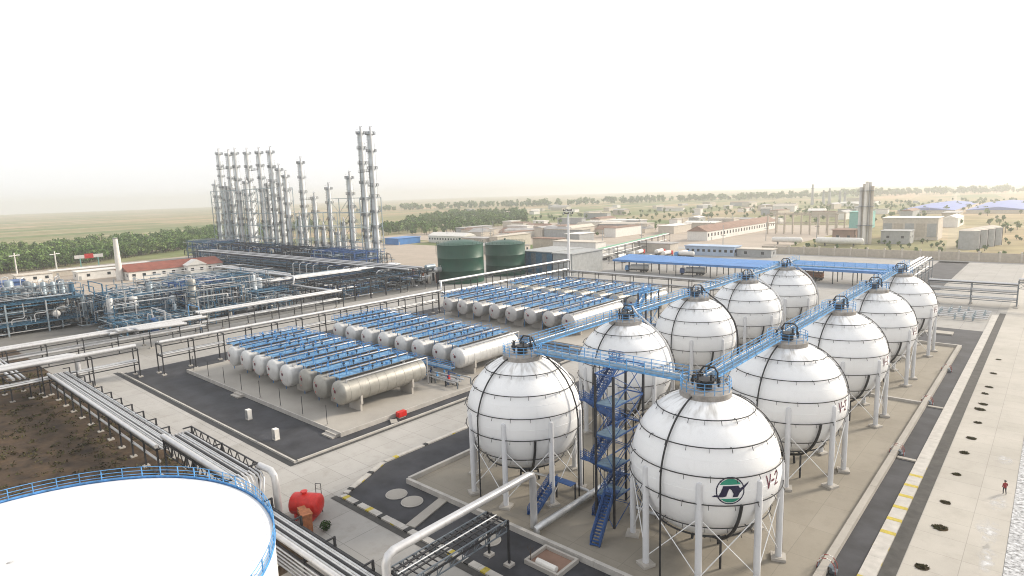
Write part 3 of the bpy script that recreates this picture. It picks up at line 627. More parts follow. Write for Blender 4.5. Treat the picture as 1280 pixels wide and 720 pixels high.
for k, y in ((-1, 28.85), (1, 32.75)):
    for i in range(9):
        xa = -93.5+20.5*i/9; xb = -93.5+20.5*(i+1)/9; zb, zt = (4.7, 6.6) if k < 0 else (5.7, 7.5)
        part('truss_panel', MB().bar((xa, y, zb), (xb, y, zb), .14).bar((xa, y, zt), (xb, y, zt), .14).bar((xa, y, zb), ((xa+xb)/2, y, zt), .11).bar(((xa+xb)/2, y, zt), (xb, y, zb), .11), 'dark_steel', t)
rack('silver pipe rack running past the red tank to frame bottom', (-69, 30.4), (-28, 30.4), 3.6, [3.5], 6.8, thin(3.0, 3.5, 9, .12, .2, ('insulation', 'galv', 'black_pipe'))+[(-1.6, 3.6, .3, 'insulation')]+[(-1.95, .9+.48*q, .12, 'galv') for q in range(5)], .9)
for i in range(8):
    y = 29.3+.45*i; e = [(-97, y, 4.6), (-95.2, y, 4.7), (-94.6, y, 5.3), (-94.4, y, 6.6), (-93.8, y, 6.9), (-93.4, y, 6.9)]
    solo('riser_pipe', MB().tube(e, .13, 8), 'insulation', '%s sloping pipe joining low and raised rack, counted from dome side' % ORD[i], 'pipe', 'sloping connector pipes left of truss', True)
    e = [(-73.1, y, 6.9), (-71.6, y, 6.8), (-71, y, 6.2), (-70.6, y-.4, 4.6), (-70, y-.6, 3.7), (-69, y-.7, 3.7)]
    solo('riser_pipe', MB().tube(e, .13, 8), 'insulation', '%s dropping pipe at right truss end, counted from dome side' % ORD[i], 'pipe', 'dropping connector pipes right of truss', True)
solo('elbow_pipe', MB().tube([(-73, 32.9, 7.2), (-70.4, 33.1, 7.2), (-69.6, 33.1, 6.7), (-69.4, 33.1, 5.6), (-69.2, 33.1, .1)], .42, 12), 'insulation', 'fat white elbow pipe at right end of the truss', 'pipe', None, True)
# front pipe bridge over the kerb
t = rack('pipe bridge with one fat pale pipe crossing the front kerb', (-43.4, 31.5), (-43.4, 45), 3.0, [5.2], 13.2, [(.9, 5.2, .1, 'dark_steel'), (.2, 5.2, .1, 'galv'), (-.5, 5.2, .1, 'dark_steel')], 0, group=None)
part('fat_pipe', MB().tube([(-44.6, 31, 0.1), (-44.6, 31, 6.2), (-44.6, 31.35, 6.85), (-44.6, 32, 7.1), (-44.5, 51.6, 7.1), (-44.5, 52.2, 6.9), (-44.5, 52.4, 6.3), (-44.5, 52.4, .2)], .44, 14), 'insulation', t, True)
for k in (-1, 1):
    for i in range(8):
        y0, y1 = 31.6+13.2*i/8, 31.6+13.2*(i+1)/8; x = -43.4+1.5*k
        part('truss_panel', MB().bar((x, y0, 4.1), (x, y1, 4.1), .12).bar((x, y0, 5.35), (x, y1, 5.35), .12).bar((x, y0, 4.1), (x, y1, 5.35), .08).bar((x, y1, 4.1), (x, y1, 5.35), .08), 'grey_steel', t)
for i in range(16): part('cross_rung', MB().bar((-44.9, 31.9+.82*i, 5.3), (-41.9, 31.9+.82*i, 5.3), .1), 'dark_steel', t)
rack('tall double pipe rack behind the left edge of tank rows', (-157.5, 50), (-157.5, 137), 3.4, [4.6, 7.4], 7.3, [(-.6, 7.4, .42, 'insulation'), (.9, 7.4, .22, 'galv'), (-1, 4.6, .2, 'insulation'), (.4, 4.6, .2, 'galv'), (1.1, 4.6, .15, 'black_pipe')])
rack('raised far section of pipe rack in front of green tanks', (-159, 141), (-159, 214), 3.4, [6.5, 10.2], 8, [(-.6, 10.2, .42, 'insulation'), (.9, 10.2, .3, 'insulation'), (-1, 6.5, .2, 'galv'), (.4, 6.5, .2, 'insulation')])
solo('expansion_pipe', MB().tube([(-156.9, 136.8, 7.8), (-156.9, 138.8, 7.9), (-156.9, 139.2, 8.3), (-157.2, 139.4, 10.2), (-158, 140, 10.6), (-158.6, 141.2, 10.6)], .42, 10), 'insulation', 'white pipe step joining low and raised rack behind tanks', 'pipe', None, True)
rack('left end of the fat pipe rack at frame edge', (-161, 0), (-161, 46), 3.6, [3.5, 6.8], 9, [(-.8, 6.9, .5, 'insulation'), (.8, 6.9, .3, 'insulation'), (0, 3.5, .3, 'galv'), (1.1, 3.5, .2, 'insulation'), (-1.2, 3.5, .2, 'insulation')])
solo('gooseneck_pipe', MB().tube([(-162, 20, 7.6), (-162, 33, 7.6), (-161.6, 34.2, 7.4), (-161.4, 34.6, 6.6), (-161.4, 34.6, .1)], .55, 12), 'insulation', 'fat white gooseneck pipe dropping at left rack corner', 'pipe', None, True)
rack('white pipe rack in front of left process frame', (-192, -5), (-192, 74), 6, [3.2, 5.8], 8, [(-2.2, 5.8, .42, 'insulation'), (-.9, 5.8, .3, 'insulation'), (.5, 5.8, .42, 'insulation'), (2, 5.8, .26, 'galv'), (-1.6, 3.2, .3, 'insulation'), (0, 3.2, .2, 'galv'), (1.5, 3.2, .3, 'insulation')])
rack('white pipe rack between vessels and tank rows', (-196, 74), (-196, 124), 5, [3.4, 6.4], 8, [(-1.8, 6.4, .4, 'insulation'), (-.4, 6.4, .3, 'insulation'), (1.2, 6.4, .4, 'insulation'), (-1, 3.4, .3, 'galv'), (1, 3.4, .3, 'insulation')])
rack('cross rack feeding the left frame corner', (-192, 24), (-161, 24), 3.2, [4.5], 8, [(-.9, 4.5, .3, 'insulation'), (.2, 4.5, .25, 'insulation'), (1, 4.5, .2, 'galv')])
for k in range(3): solo('loop_pipe', MB().tube([(-190+1.6*k, 44+2*k, 6.4), (-190+1.6*k, 48+2*k, 6.4), (-189.5+1.6*k, 49+2*k, 6.9), (-187+1.6*k, 49.5+2*k, 7.2), (-186.4+1.6*k, 50+2*k, 6.8), (-186.4+1.6*k, 66, 6.4)], .36, 10), 'insulation', '%s white expansion loop on rack before left process frame' % ORD[k], 'pipe', 'expansion loops', True)
# rear racks of the tower unit
rack('wide dark rack with white pipes left of tower bases', (-232, 112), (-232, 178), 9, [5, 8.6], 8, [(-3.6, 8.6, .4, 'insulation'), (-2.2, 8.6, .3, 'insulation'), (.2, 8.6, .3, 'galv'), (2.2, 8.6, .35, 'insulation'), (3.7, 8.6, .3, 'black_pipe'), (-2, 5, .3, 'black_pipe'), (1, 5, .3, 'galv')])
rack('long dark rack in front of the tall towers', (-420, 168), (-205, 168), 10, [5, 9], 10, [(-4, 9, .4, 'insulation'), (-2.5, 9, .25, 'galv'), (-1, 9, .3, 'black_pipe'), (.8, 9, .3, 'insulation'), (2.5, 9, .25, 'black_pipe'), (4, 9, .35, 'insulation'), (-2, 5, .3, 'galv'), (2, 5, .3, 'black_pipe')])
rack('white pipe rack running left from vessels to tower unit', (-300, 126), (-236, 126), 6, [6, 9.5], 9, [(-2.2, 9.5, .4, 'insulation'), (-.6, 9.5, .3, 'insulation'), (1.2, 9.5, .4, 'insulation'), (0, 6, .3, 'galv')])
solo('rack_elbow', MB().tube([(-236, 124, 9.9), (-228.2, 124, 9.9), (-227.6, 124, 9.2), (-227.6, 123.5, 6.8), (-227.2, 122.6, 6.7), (-198, 122.4, 6.7)], .42, 10), 'insulation', 'white stepped pipe linking tower rack to front pipe rack', 'pipe', None, True)
rack('long low rack carrying one white line behind tank rows', (-160, 214), (-60, 214), 2.6, [3, 5.8], 8, [(-.6, 5.8, .35, 'insulation'), (.6, 5.8, .2, 'galv'), (0, 3, .25, 'insulation')])
rack('rack rising behind far end of right sphere row', (-40, 232), (-40, 300), 5, [4.5, 8.2], 8, [(-1.8, 8.2, .35, 'insulation'), (-.6, 8.2, .3, 'insulation'), (.8, 8.2, .4, 'insulation'), (1.9, 8.2, .25, 'galv'), (-1, 4.5, .3, 'galv'), (1, 4.5, .3, 'insulation')], cmt='grey_steel')
t = rack('two level pale rack crossing behind right sphere row', (-31, 243), (-8, 243), 3.4, [2.2, 4.6, 7], 11.5, [(-1, 7, .3, 'insulation'), (.8, 7, .25, 'galv'), (-1, 4.6, .3, 'insulation'), (.8, 4.6, .3, 'insulation'), (0, 2.2, .3, 'galv'), (-1.3, 2.2, .25, 'insulation'), (1.2, 2.2, .25, 'insulation'), (0, 4.6, .22, 'dark_steel'), (0, 7, .2, 'insulation'), (-1.5, 7, .15, 'dark_steel')], cmt='grey_steel')
t = rack('trussed pipe bridge over the side road at right', (-8, 245), (26, 245), 3.0, [8.2], 34, [(-.9, 8.3, .35, 'insulation'), (.6, 8.3, .3, 'insulation')], cmt='grey_steel')
for i in range(12):
    x0, x1 = -8+34*i/12, -8+34*(i+1)/12; part('truss_panel', MB().bar((x0, 243.4, 5.8), (x1, 243.4, 5.8), .16).bar((x0, 243.4, 7.6), (x1, 243.4, 7.6), .16).bar((x0, 243.4, 5.8), (x1, 243.4, 7.6), .12).bar((x1, 243.4, 5.8), (x0, 243.4, 7.6), .12), 'grey_steel', t)
mf = thing('pump_manifold', 'pale valves and pipe stubs in the basin behind right spheres', 'pipes')
for k in range(5): part('pipe', MB().tube([(-32, 214+3*k, .9), (-13, 214+3*k, .9)], .22, 8), 'insulation', mf, True)
for k in range(26): x, y = -31+(k % 9)*2.1, 214+3*(k % 5); part('valve', MB().tube([(x, y, .9), (x, y, 1.7)], .12, 6).ring((x, y, 1.75), .3, .05, 8, 4).box((x, y, 1), (.6, .5, .5)).box((x, y, .35), (.4, .4, .7)), 'vessel_grey', mf)
rack('green topped rack running back beside the dark shed', (-182, 262), (-206, 395), 5, [4, 8], 12, [(-1.6, 8, .35, 'insulation'), (0, 8, .35, 'roof_green'), (1.6, 8, .35, 'roof_green'), (0, 4, .3, 'insulation')], cmt='dark_steel')

# ------------------------------------------------------------------ white dome tank at lower left
DX, DY, DR, DH = -59.2, 6.3, 19.3, 10.5
t = thing('dome_roof_tank', 'big white domed storage tank with blue rim railing', 'tank', (DX, DY, 0))
part('shell', MB().lathe([(DR, 0), (DR, DH-.25), (DR+.1, DH-.25), (DR+.1, DH-.02), (DR-.05, DH)], 96), 'dome_paint', t, True)
NP = 36
def dome_z(r): return DH+2.3*(1-(r/DR)**2)
for q in range(NP):                                    # roof plates with raised lap joints
    a0, a1 = 2*math.pi*q/NP, 2*math.pi*(q+1)/NP; mb = MB(); g = 7
    for i in range(g+1):
        r = .02+(DR-.06-.02)*i/g
        for k in range(3): a = a0+(a1-a0)*k/2; mb.v.append((r*math.cos(a), r*math.sin(a), dome_z(r)+(.008 if k == 0 else 0)))
    for i in range(g):
        for k in range(2): mb.f.append((i*3+k, (i+1)*3+k, (i+1)*3+k+1, i*3+k+1))
    part('roof_plate', mb, 'dome_paint', t, True)
rim = MB().lathe([(DR-.02, DH+.0), (DR+.12, DH+.0), (DR+.12, DH+.1), (DR-.02, DH+.1)], 96)
part('rim_angle', rim, 'blue_steel', t)
pm = MB().box((0, 0, .62), (.1, .07, 1.24)).mesh('railing_post', 'blue_steel')
NQ = 60
for q in range(NQ): a = 2*math.pi*(q+.5)/NQ; ob('railing_post', pm, t, ((DR+.05)*math.cos(a), (DR+.05)*math.sin(a), DH+.08), a)
for h in (.42, .8, 1.22): part('rail', MB().ring((0, 0, DH+.08+h), DR+.05, .035, 96, 6), 'blue_steel', t)
part('toe_board', MB().lathe([(DR+.08, DH+.1), (DR+.08, DH+.28), (DR+.06, DH+.28), (DR+.06, DH+.1)], 96), 'blue_steel', t)

# red tank and rusty box
t = thing('red_tank', 'bright red squat tank standing on the road by the rack', 'tank', (-68.9, 36.6, 0), rz=R_(32)); t.scale = (1.05, 1.05, 1.05)
part('shell', MB().lathe([(.01, -2)]+[(1.3*math.sin(math.pi/2*k/5), -1.5-.5*math.cos(math.pi/2*k/5)) for k in range(1, 6)]+[(1.3, 1.5)]+[(1.3*math.sin(math.pi/2*k/5), 1.5+.5*math.cos(math.pi/2*k/5)) for k in (4, 3, 2, 1)]+[(.01, 2)], 24, (0, 0, 1.75), 'x'), 'red_paint', t, True)
for x in (-1, 1): part('saddle', MB().b2(x-.15, x+.15, -1, 1, 0, .85), 'red_paint', t)
part('manhole', MB().lathe([(.3, 3), (.3, 3.3), (.42, 3.3), (.42, 3.38), (.01, 3.38)], 12, (-.2, 0, 0)), 'red_paint', t)
part('ladder', MB().tube([(.6, 1.35, 0), (.6, 1.35, 3.7), (1.3, 1.35, 3.7), (1.3, 1.35, 0)], .05, 6).bar((.6, 1.35, 1), (1.3, 1.35, 1), .05).bar((.6, 1.35, 2), (1.3, 1.35, 2), .05).bar((.6, 1.35, 3), (1.3, 1.35, 3), .05), 'black_pipe', t)
t = thing('rusty_duct', 'orange brown rusty box duct leaning by the red tank', 'duct', (-65.6, 34.6, 0), rz=R_(-15)); t.scale = (1.15, 1.15, 1.15)
part('upright', MB().b2(-.6, .6, -.5, .5, 0, 2.2), 'rust', t); part('arm', MB().b2(-1.9, -.61, -.4, .4, 1.5, 2.15), 'rust', t); part('cap', MB().b2(-.68, .68, -.58, .58, 2.2, 2.32), 'rust', t)
def leaf_cloud(cs, name, mt, parent=None):
    """cs rows: x, y, z, rx, ry, rz, count, leaf size"""
    V = []
    for x, y, z, rx, ry, rz, n, ls in cs:
        n = int(n); d = rng.normal(size=(n, 3)); d /= np.linalg.norm(d, axis=1)[:, None]; d *= (rng.random(n)**.4)[:, None]
        c = d*np.array([rx, ry, rz])+np.array([x, y, z]); a = rng.normal(size=(n, 3)); a /= np.linalg.norm(a, axis=1)[:, None]
        b = np.cross(a, rng.normal(size=(n, 3))); b /= np.linalg.norm(b, axis=1)[:, None]; s = (ls*(.5+rng.random(n)))[:, None]
        V.append(np.stack([c-a*s, c-b*s*.6, c+a*s, c+b*s*.6], 1).reshape(-1, 3))
    V = np.concatenate(V); nf = len(V)//4; me = bpy.data.meshes.new(name); me.vertices.add(len(V)); me.vertices.foreach_set('co', V.ravel())
    me.loops.add(len(V)); me.loops.foreach_set('vertex_index', np.arange(len(V), dtype=np.int32)); me.polygons.add(nf); me.polygons.foreach_set('loop_start', np.arange(nf, dtype=np.int32)*4)
    me.update(calc_edges=True); me.materials.append(MATS[mt]); return ob(name, me, parent)
t = thing('potted_shrub', 'small dark green shrub beside the rusty duct', 'shrub', (-64.2, 36.3, 0)); leaf_cloud([(0, 0, .7, .7, .7, .6, 260, .14)], 'foliage', 'leaf', t); part('stem', MB().tube([(0, 0, 0), (0, 0, .7)], .05, 5), 'bark', t)
# tree pit shrubs along the side road
for i, (x, y) in enumerate(((-8, 71.8), (-7.6, 81.8), (-8, 89), (-7.9, 98.9), (-7.9, 107.8), (-7.7, 114.7), (-7.6, 123), (-7.9, 130.6), (-7.7, 134), (-8, 141), (-7.7, 146), (-7.8, 157), (-7.8, 170))):
    t = thing('low_shrub', '%s low dark shrub from the front on the right side road' % ORD[i], 'shrub', (x, y, 0), 'low shrubs along the side road')
    part('planting_pit', MB().lathe([(.01, .03), (.75, .025), (.85, .012)], 16), 'brown_soil', t); leaf_cloud([(0, 0, .06, 1.0, .85, .1, 200, .11), (.25, .1, .1, .5, .45, .16, 70, .1), (random.uniform(-.5, .5), random.uniform(-.5, .5), .1, .45, .4, .14, 60, .1)], 'foliage', 'leaf_dry', t); t.rotation_euler[2] = random.uniform(0, 6); t.scale = (random.uniform(.6, .95),)*3
for i, (x, y, r) in enumerate(((-3.0, 92.5, 1.4), (-3.4, 84.5, 1.8), (-3.3, 108, 1.3), (-3.0, 78, 1.4))):
    ph = [random.uniform(0, 6.3) for _ in range(5)]
    pts = []
    for k in range(48):
        a = 2*math.pi*k/48; q = r*(1+.28*math.sin(2*a+ph[0])+.22*math.sin(3*a+ph[1])+.16*math.sin(5*a+ph[2])+.1*math.sin(9*a+ph[3])+.06*math.sin(14*a+ph[4])); pts.append((x+.75*q*math.cos(a), y+1.9*q*math.sin(a)))
    solo('spilled_lime', MB().add([(a, b, .006) for a, b in pts]+[(x, y, .006)], [(k, (k+1) % 48, 48) for k in range(48)]), 'lime_smear', '%s whitish spill patch from the front on right road edge' % ORD[i], 'stain', 'white spills on the road edge')

# ------------------------------------------------------------------ process units
def vessel(label, x, y, r, h, mt='vessel_grey', z0=0, plats=(), name='process_vessel', group='vertical vessels of the process unit', legs=False, rail='teal_steel', smooth=True):
    t = thing(name, label, 'vessel', (x, y, z0), group); b = 1.2 if legs else 0
    part('shell', MB().lathe([(.01, b)]*(1 if legs else 0)+[(r, b), (r, h*.3), (r*1.03, h*.3+.05), (r, h*.3+.1), (r, h-r*.5), (r*.85, h-r*.2), (r*.45, h-.02), (.01, h)], 16), mt, t, smooth)
    if legs:
        for q in range(4): a = math.pi/4+q*math.pi/2; part('leg', MB().box((r*.9*math.cos(a), r*.9*math.sin(a), .7), (.18, .18, 1.4)), 'dark_steel', t)
    else: part('skirt', MB().lathe([(r*1.12, 0), (r*1.12, .35), (r*1.01, .36)], 16), 'concrete', t)
    a = random.uniform(-2.4, -.4); c, s_ = math.cos(a), math.sin(a)
    part('top_pipe', MB().tube([(0, 0, h-.1), (0, 0, h+r*.7), (c*r*.6, s_*r*.6, h+r), (c*r*1.35, s_*r*1.35, h+r*.7), (c*r*1.35, s_*r*1.35, b+.3)], max(.1, r*.13), 7), 'insulation', t, True)
    for z in plats:
        p = part('platform', MB().lathe([(r+.02, z), (r+1.05, z), (r+1.05, z+.1), (r+.02, z+.1)], 16), rail, t)
        g = MB()
        for hh in (.55, 1.1): g.ring((0, 0, z+hh), r+1.0, .05, 16, 4)
        for q in range(8): q_ = q*math.pi/4; g.bar(((r+1)*math.cos(q_), (r+1)*math.sin(q_), z), ((r+1)*math.cos(q_), (r+1)*math.sin(q_), z+1.1), .07)
        part('railing', g, rail, p)
    return t
def drum(label, x, y, z, r, L, axis='y', mt='vessel_grey', group='horizontal drums of the process unit'):
    t = thing('process_drum', label, 'drum', (x, y, 0), group)
    part('shell', MB().lathe([(.01, -L/2-r*.5), (r*.6, -L/2-r*.35), (r, -L/2), (r, L/2), (r*.6, L/2+r*.35), (.01, L/2+r*.5)], 14, (0, 0, z), axis), mt, t, True)
    for k in (-.32, .32):
        d = (0, k*L) if axis == 'y' else (k*L, 0); part('saddle', MB().box((d[0], d[1], (z-r*.5)/2), ((r*1.4, .3) if axis == 'y' else (.3, r*1.4))+(z-r*.5,)), 'dark_steel', t)
    part('nozzle', MB().tube([(0, 0, z+r-.05), (0, 0, z+r+.7)], .12, 6).box((0, 0, z+r+.5), (.35, .35, .15)), 'insulation', t)
    return t
def frame(label, x0, x1, y0, y1, levels, bx, by, mt='teal_steel', brace=True, deck=True, cmt=None):
    t = thing('equipment_structure', label, 'structure'); H = max(levels); nx, ny = max(1, round((x1-x0)/bx)), max(1, round((y1-y0)/by))
    cm = MB().box((0, 0, H/2), (.45, .45, H)).mesh('column', cmt or mt)
    for i in range(nx+1):
        for j in range(ny+1): ob('column', cm, t, (x0+(x1-x0)*i/nx, y0+(y1-y0)*j/ny, 0))
    for z in levels:
        b = MB()
        for i in range(nx+1): x = x0+(x1-x0)*i/nx; b.bar((x, y0, z-.25), (x, y1, z-.25), .25, .45)
        for j in range(ny*2+1): y = y0+(y1-y0)*j/ny/2; b.bar((x0, y, z-.2), (x1, y, z-.2), .2, .35)
        p = part('beams', b, mt, t)
        if deck: part('deck', MB().b2(x0-.3, x1+.3, y0-.3, y1+.3, z+.02, z+.08), mt, p)
        g = MB(); e = .25
        for hh in (.55, 1.1):
            for a, c in (((x0-e, y0-e), (x1+e, y0-e)), ((x1+e, y0-e), (x1+e, y1+e)), ((x1+e, y1+e), (x0-e, y1+e)), ((x0-e, y1+e), (x0-e, y0-e))): g.bar((*a, z+hh), (*c, z+hh), .06)
        for j in range(int((y1-y0)/2)+1):
            for x in (x0-e, x1+e): g.bar((x, y0+2*j, z), (x, y0+2*j, z+1.1), .06)
        part('railing', g, 'teal_steel', p)
    return t
frame('long two level teal steel frame at far left edge', -262, -246, -6, 57, [3.6, 10.4], 8, 10.5, cmt='vessel_grey')
k = 0
for y in [-4+2.55*i for i in range(24)]:
    vessel('%s upright exchanger from the left on top deck of left frame' % ORD[k], -248.5, y, .75, 4.2+random.uniform(-.5, 1.4), random.choice(['vessel_grey', 'teal_steel', 'grey_steel']), 10.5, (), 'upright_exchanger', 'upright exchangers on left frame', True); k += 1
k = 0
for y in [-2+4.6*i for i in range(13)]:
    vessel('%s tall drum of the back row on left frame top deck' % ORD[k], -256, y, 1.25, 5+random.uniform(-.8, 1.6), random.choice(['vessel_grey', 'grey_steel']), 10.5, (), 'upright_drum', 'back row drums on left frame', True); k += 1
k = 0
for y in [0+4.3*i for i in range(13)]:
    vessel('%s vessel from the left on the lower deck of left frame' % ORD[k], -250.5-3*(k % 2), y, .9, 5+random.uniform(-1, .4), random.choice(['vessel_grey', 'wall_white', 'teal_steel']), 3.7, (), 'lower_vessel', 'vessels on lower deck of left frame', True); k += 1
for k in range(9):
    y = 1+6*k; solo('deck_pipe', MB().tube([(-245.4, y, 3.8), (-245.4, y, 5+k % 3), (-245.4, y+.5, 5.5+k % 3), (-245.4, y+3, 5.5+k % 3), (-245.4, y+3.4, 5.9+k % 3), (-245.4, y+3.4, 10.2)], .16, 8), 'insulation' if k % 2 else 'galv', '%s bent white pipe from the left on left frame front' % ORD[k], 'pipe', 'bent pipes on left frame', True)
drum('white round ended drum on the lower deck of left frame', -248, 49, 5.4, 1.1, 4, 'x', 'wall_white')
# vessel cluster
frame('blue grey vessel frame right of the long teal frame', -252, -236, 62, 78, [5.5, 9.5], 8, 8, 'teal_steel', deck=False)
frame('blue steel frame with drums beside the white column', -246, -228, 82, 100, [4.5, 8.5, 12], 6, 6, 'dark_blue', deck=False)
frame('small dark frame at right end of the vessel cluster', -232, -218, 104, 116, [4, 7], 7, 6, 'teal_steel', deck=False)
k = 0
for i in range(60):
    x, y = random.uniform(-256, -210), random.uniform(59, 117)
    if (x+221.6)**2+(y-83)**2 < 10 or k > 27: continue
    r = random.uniform(.5, 1.3); h = random.uniform(5, 13) if x < -226 else random.uniform(3.5, 7.5)
    vessel('%s small grey vessel in the jumble left of the towers, from the frame' % ORD[k], x, y, r, h, random.choice(['vessel_grey', 'grey_steel', 'teal_steel', 'silver_paint', 'dark_blue']), 0, (h*.7,) if random.random() < .5 else (), group='small vessels in the cluster'); k += 1
vessel('white column with wide teal head in the vessel cluster', -221.6, 83, 1.25, 14.5, 'silver_paint', 0, (8.5, 12.4))
vessel('slim white column right of the teal headed column', -229.8, 94.8, .8, 12, 'silver_paint', 0, (9,))
vessel('pinkish silver vessel with open top platform near rack corner', -224, 101.5, 1.1, 9.5, 'silver_paint', 0, (7,))
for k in range(10): drum('%s small drum in the cluster, counted from left frame' % ORD[k], random.uniform(-250, -212), 61+5.6*k, random.choice([1.8, 2.2, 10.7]) if 0 else 2, random.uniform(.7, 1.1), random.uniform(3, 6), random.choice('xy'), random.choice(['vessel_grey', 'silver_paint', 'insulation']), 'drums in the vessel cluster')
for k in range(16):
    x, y, z = random.uniform(-254, -210), random.uniform(58, 114), random.uniform(3, 9); L = random.uniform(6, 16); ax = random.random() < .5
    e = (x+L, y, z) if ax else (x, y+L, z); solo('overhead_pipe', MB().tube([(x, y, .1), (x, y, z-.5), (x+(.5 if ax else 0), y+(0 if ax else .5), z), e, (e[0], e[1], .1)], random.uniform(.12, .26), 8), random.choice(['insulation', 'galv', 'dark_steel', 'blue_steel']), '%s bent overhead pipe in the vessel cluster' % ORD[k], 'pipe', 'overhead pipes in the vessel cluster', True)

def bundle(label, x0, x1, y0, y1, z0, z1, n, mts):
    t = thing('pipework', label, 'pipes', (0, 0, 0), 'tangled process pipework'); M_ = {m_: MB() for m_ in mts}
    for k in range(n):
        p = [random.uniform(x0, x1), random.uniform(y0, y1), random.uniform(z0, z1)]; pts = [tuple(p)]; last = -1
        for q in range(random.choice([2, 3, 3, 4])):
            ax = random.choice([a for a in (0, 1, 2, 2, 2) if a != last]); last = ax; lo, hi = ((x0, x1), (y0, y1), (z0, z1))[ax]; p[ax] = random.uniform(lo, hi); pts.append(tuple(p))
        M_[random.choice(mts)].tube(pts, random.uniform(.09, .24), 6)
    for m_ in M_:
        if M_[m_].v: part('pipes', M_[m_], m_, t)['kind'] = 'stuff'
    return t
PM = ['insulation', 'galv', 'dark_steel', 'teal_steel', 'vessel_grey', 'teal_steel', 'vessel_grey', 'grey_steel']
PD = ['dark_steel', 'dark_steel', 'teal_steel', 'grey_steel', 'dark_blue', 'insulation', 'vessel_grey']
bundle('tangle of pipes on lower deck of long left frame', -261, -245.5, -5, 57, 3.8, 9.8, 170, PM)
bundle('tangle of pipes on top deck of long left frame', -261, -246, -5, 57, 10.8, 15, 150, PM)
bundle('tangle of pipes under the long left frame', -261, -246, -5, 57, .4, 3.3, 80, PM)
bundle('pipework around first vessels right of left frame', -256, -226, 58, 82, .4, 9, 170, PM)
bundle('pipework around the white column and blue frame', -252, -212, 80, 102, .4, 12, 220, PM)
bundle('pipework near the right end of vessel cluster', -240, -208, 100, 118, .4, 7, 150, PM)
bundle('pipework at feet of the leftmost towers', -478, -420, 174, 200, 1, 14, 170, PD)
bundle('pipework at feet of the middle towers', -420, -340, 174, 200, 1, 13, 200, PD)
bundle('pipework at feet of the rightmost towers', -340, -262, 174, 205, 1, 13, 220, PD)
bundle('low pipework filling the strip before the vessels', -236, -206, 56, 84, .3, 5, 120, PM)
bundle('pipework rising behind the long left frame', -282, -262, -4, 62, .4, 12, 160, PM)
bundle('high pipework above the vessel cluster', -258, -222, 58, 118, 7, 14, 110, PM)
for k in range(9): vessel('%s slender vessel behind left frame, counted from left' % ORD[k], -268-4*(k % 2), -2+7.2*k, 1.1, random.uniform(11, 16.5), random.choice(['vessel_grey', 'tower_silver', 'teal_steel']), 0, (9,), group='slender vessels behind left frame')
for k in range(14): vessel('%s pale upright vessel in front part of cluster, from left frame' % ORD[k], random.uniform(-244, -226), 60+4*k, random.uniform(.8, 1.4), random.uniform(7, 13), random.choice(['vessel_grey', 'tower_silver', 'tank_white']), 0, (5.5,), group='pale upright vessels in the cluster')
bundle('dark piping packed under the long tower rack', -415, -206, 160, 176, .5, 8.5, 260, PD)
bundle('dark piping on the rack left of tower bases', -238, -226, 112, 178, 1, 9.5, 120, PD)
bundle('dark piping in the open shed by rack corner', -226, -206, 130, 160, .5, 7, 90, PD)
bundle('pipework joining long left frame to vessel cluster', -264, -240, 54, 68, .4, 10, 110, PM)
bundle('low pipework behind the vessel cluster', -290, -258, 62, 120, .4, 8, 150, PM)
frame('tall teal frame between long frame and white column', -256, -240, 100, 118, [4, 8, 11], 8, 6, 'teal_steel', deck=False)
frame('low teal deck in front of the vessel cluster', -226, -208, 58, 76, [4], 6, 6, 'teal_steel', deck=False)

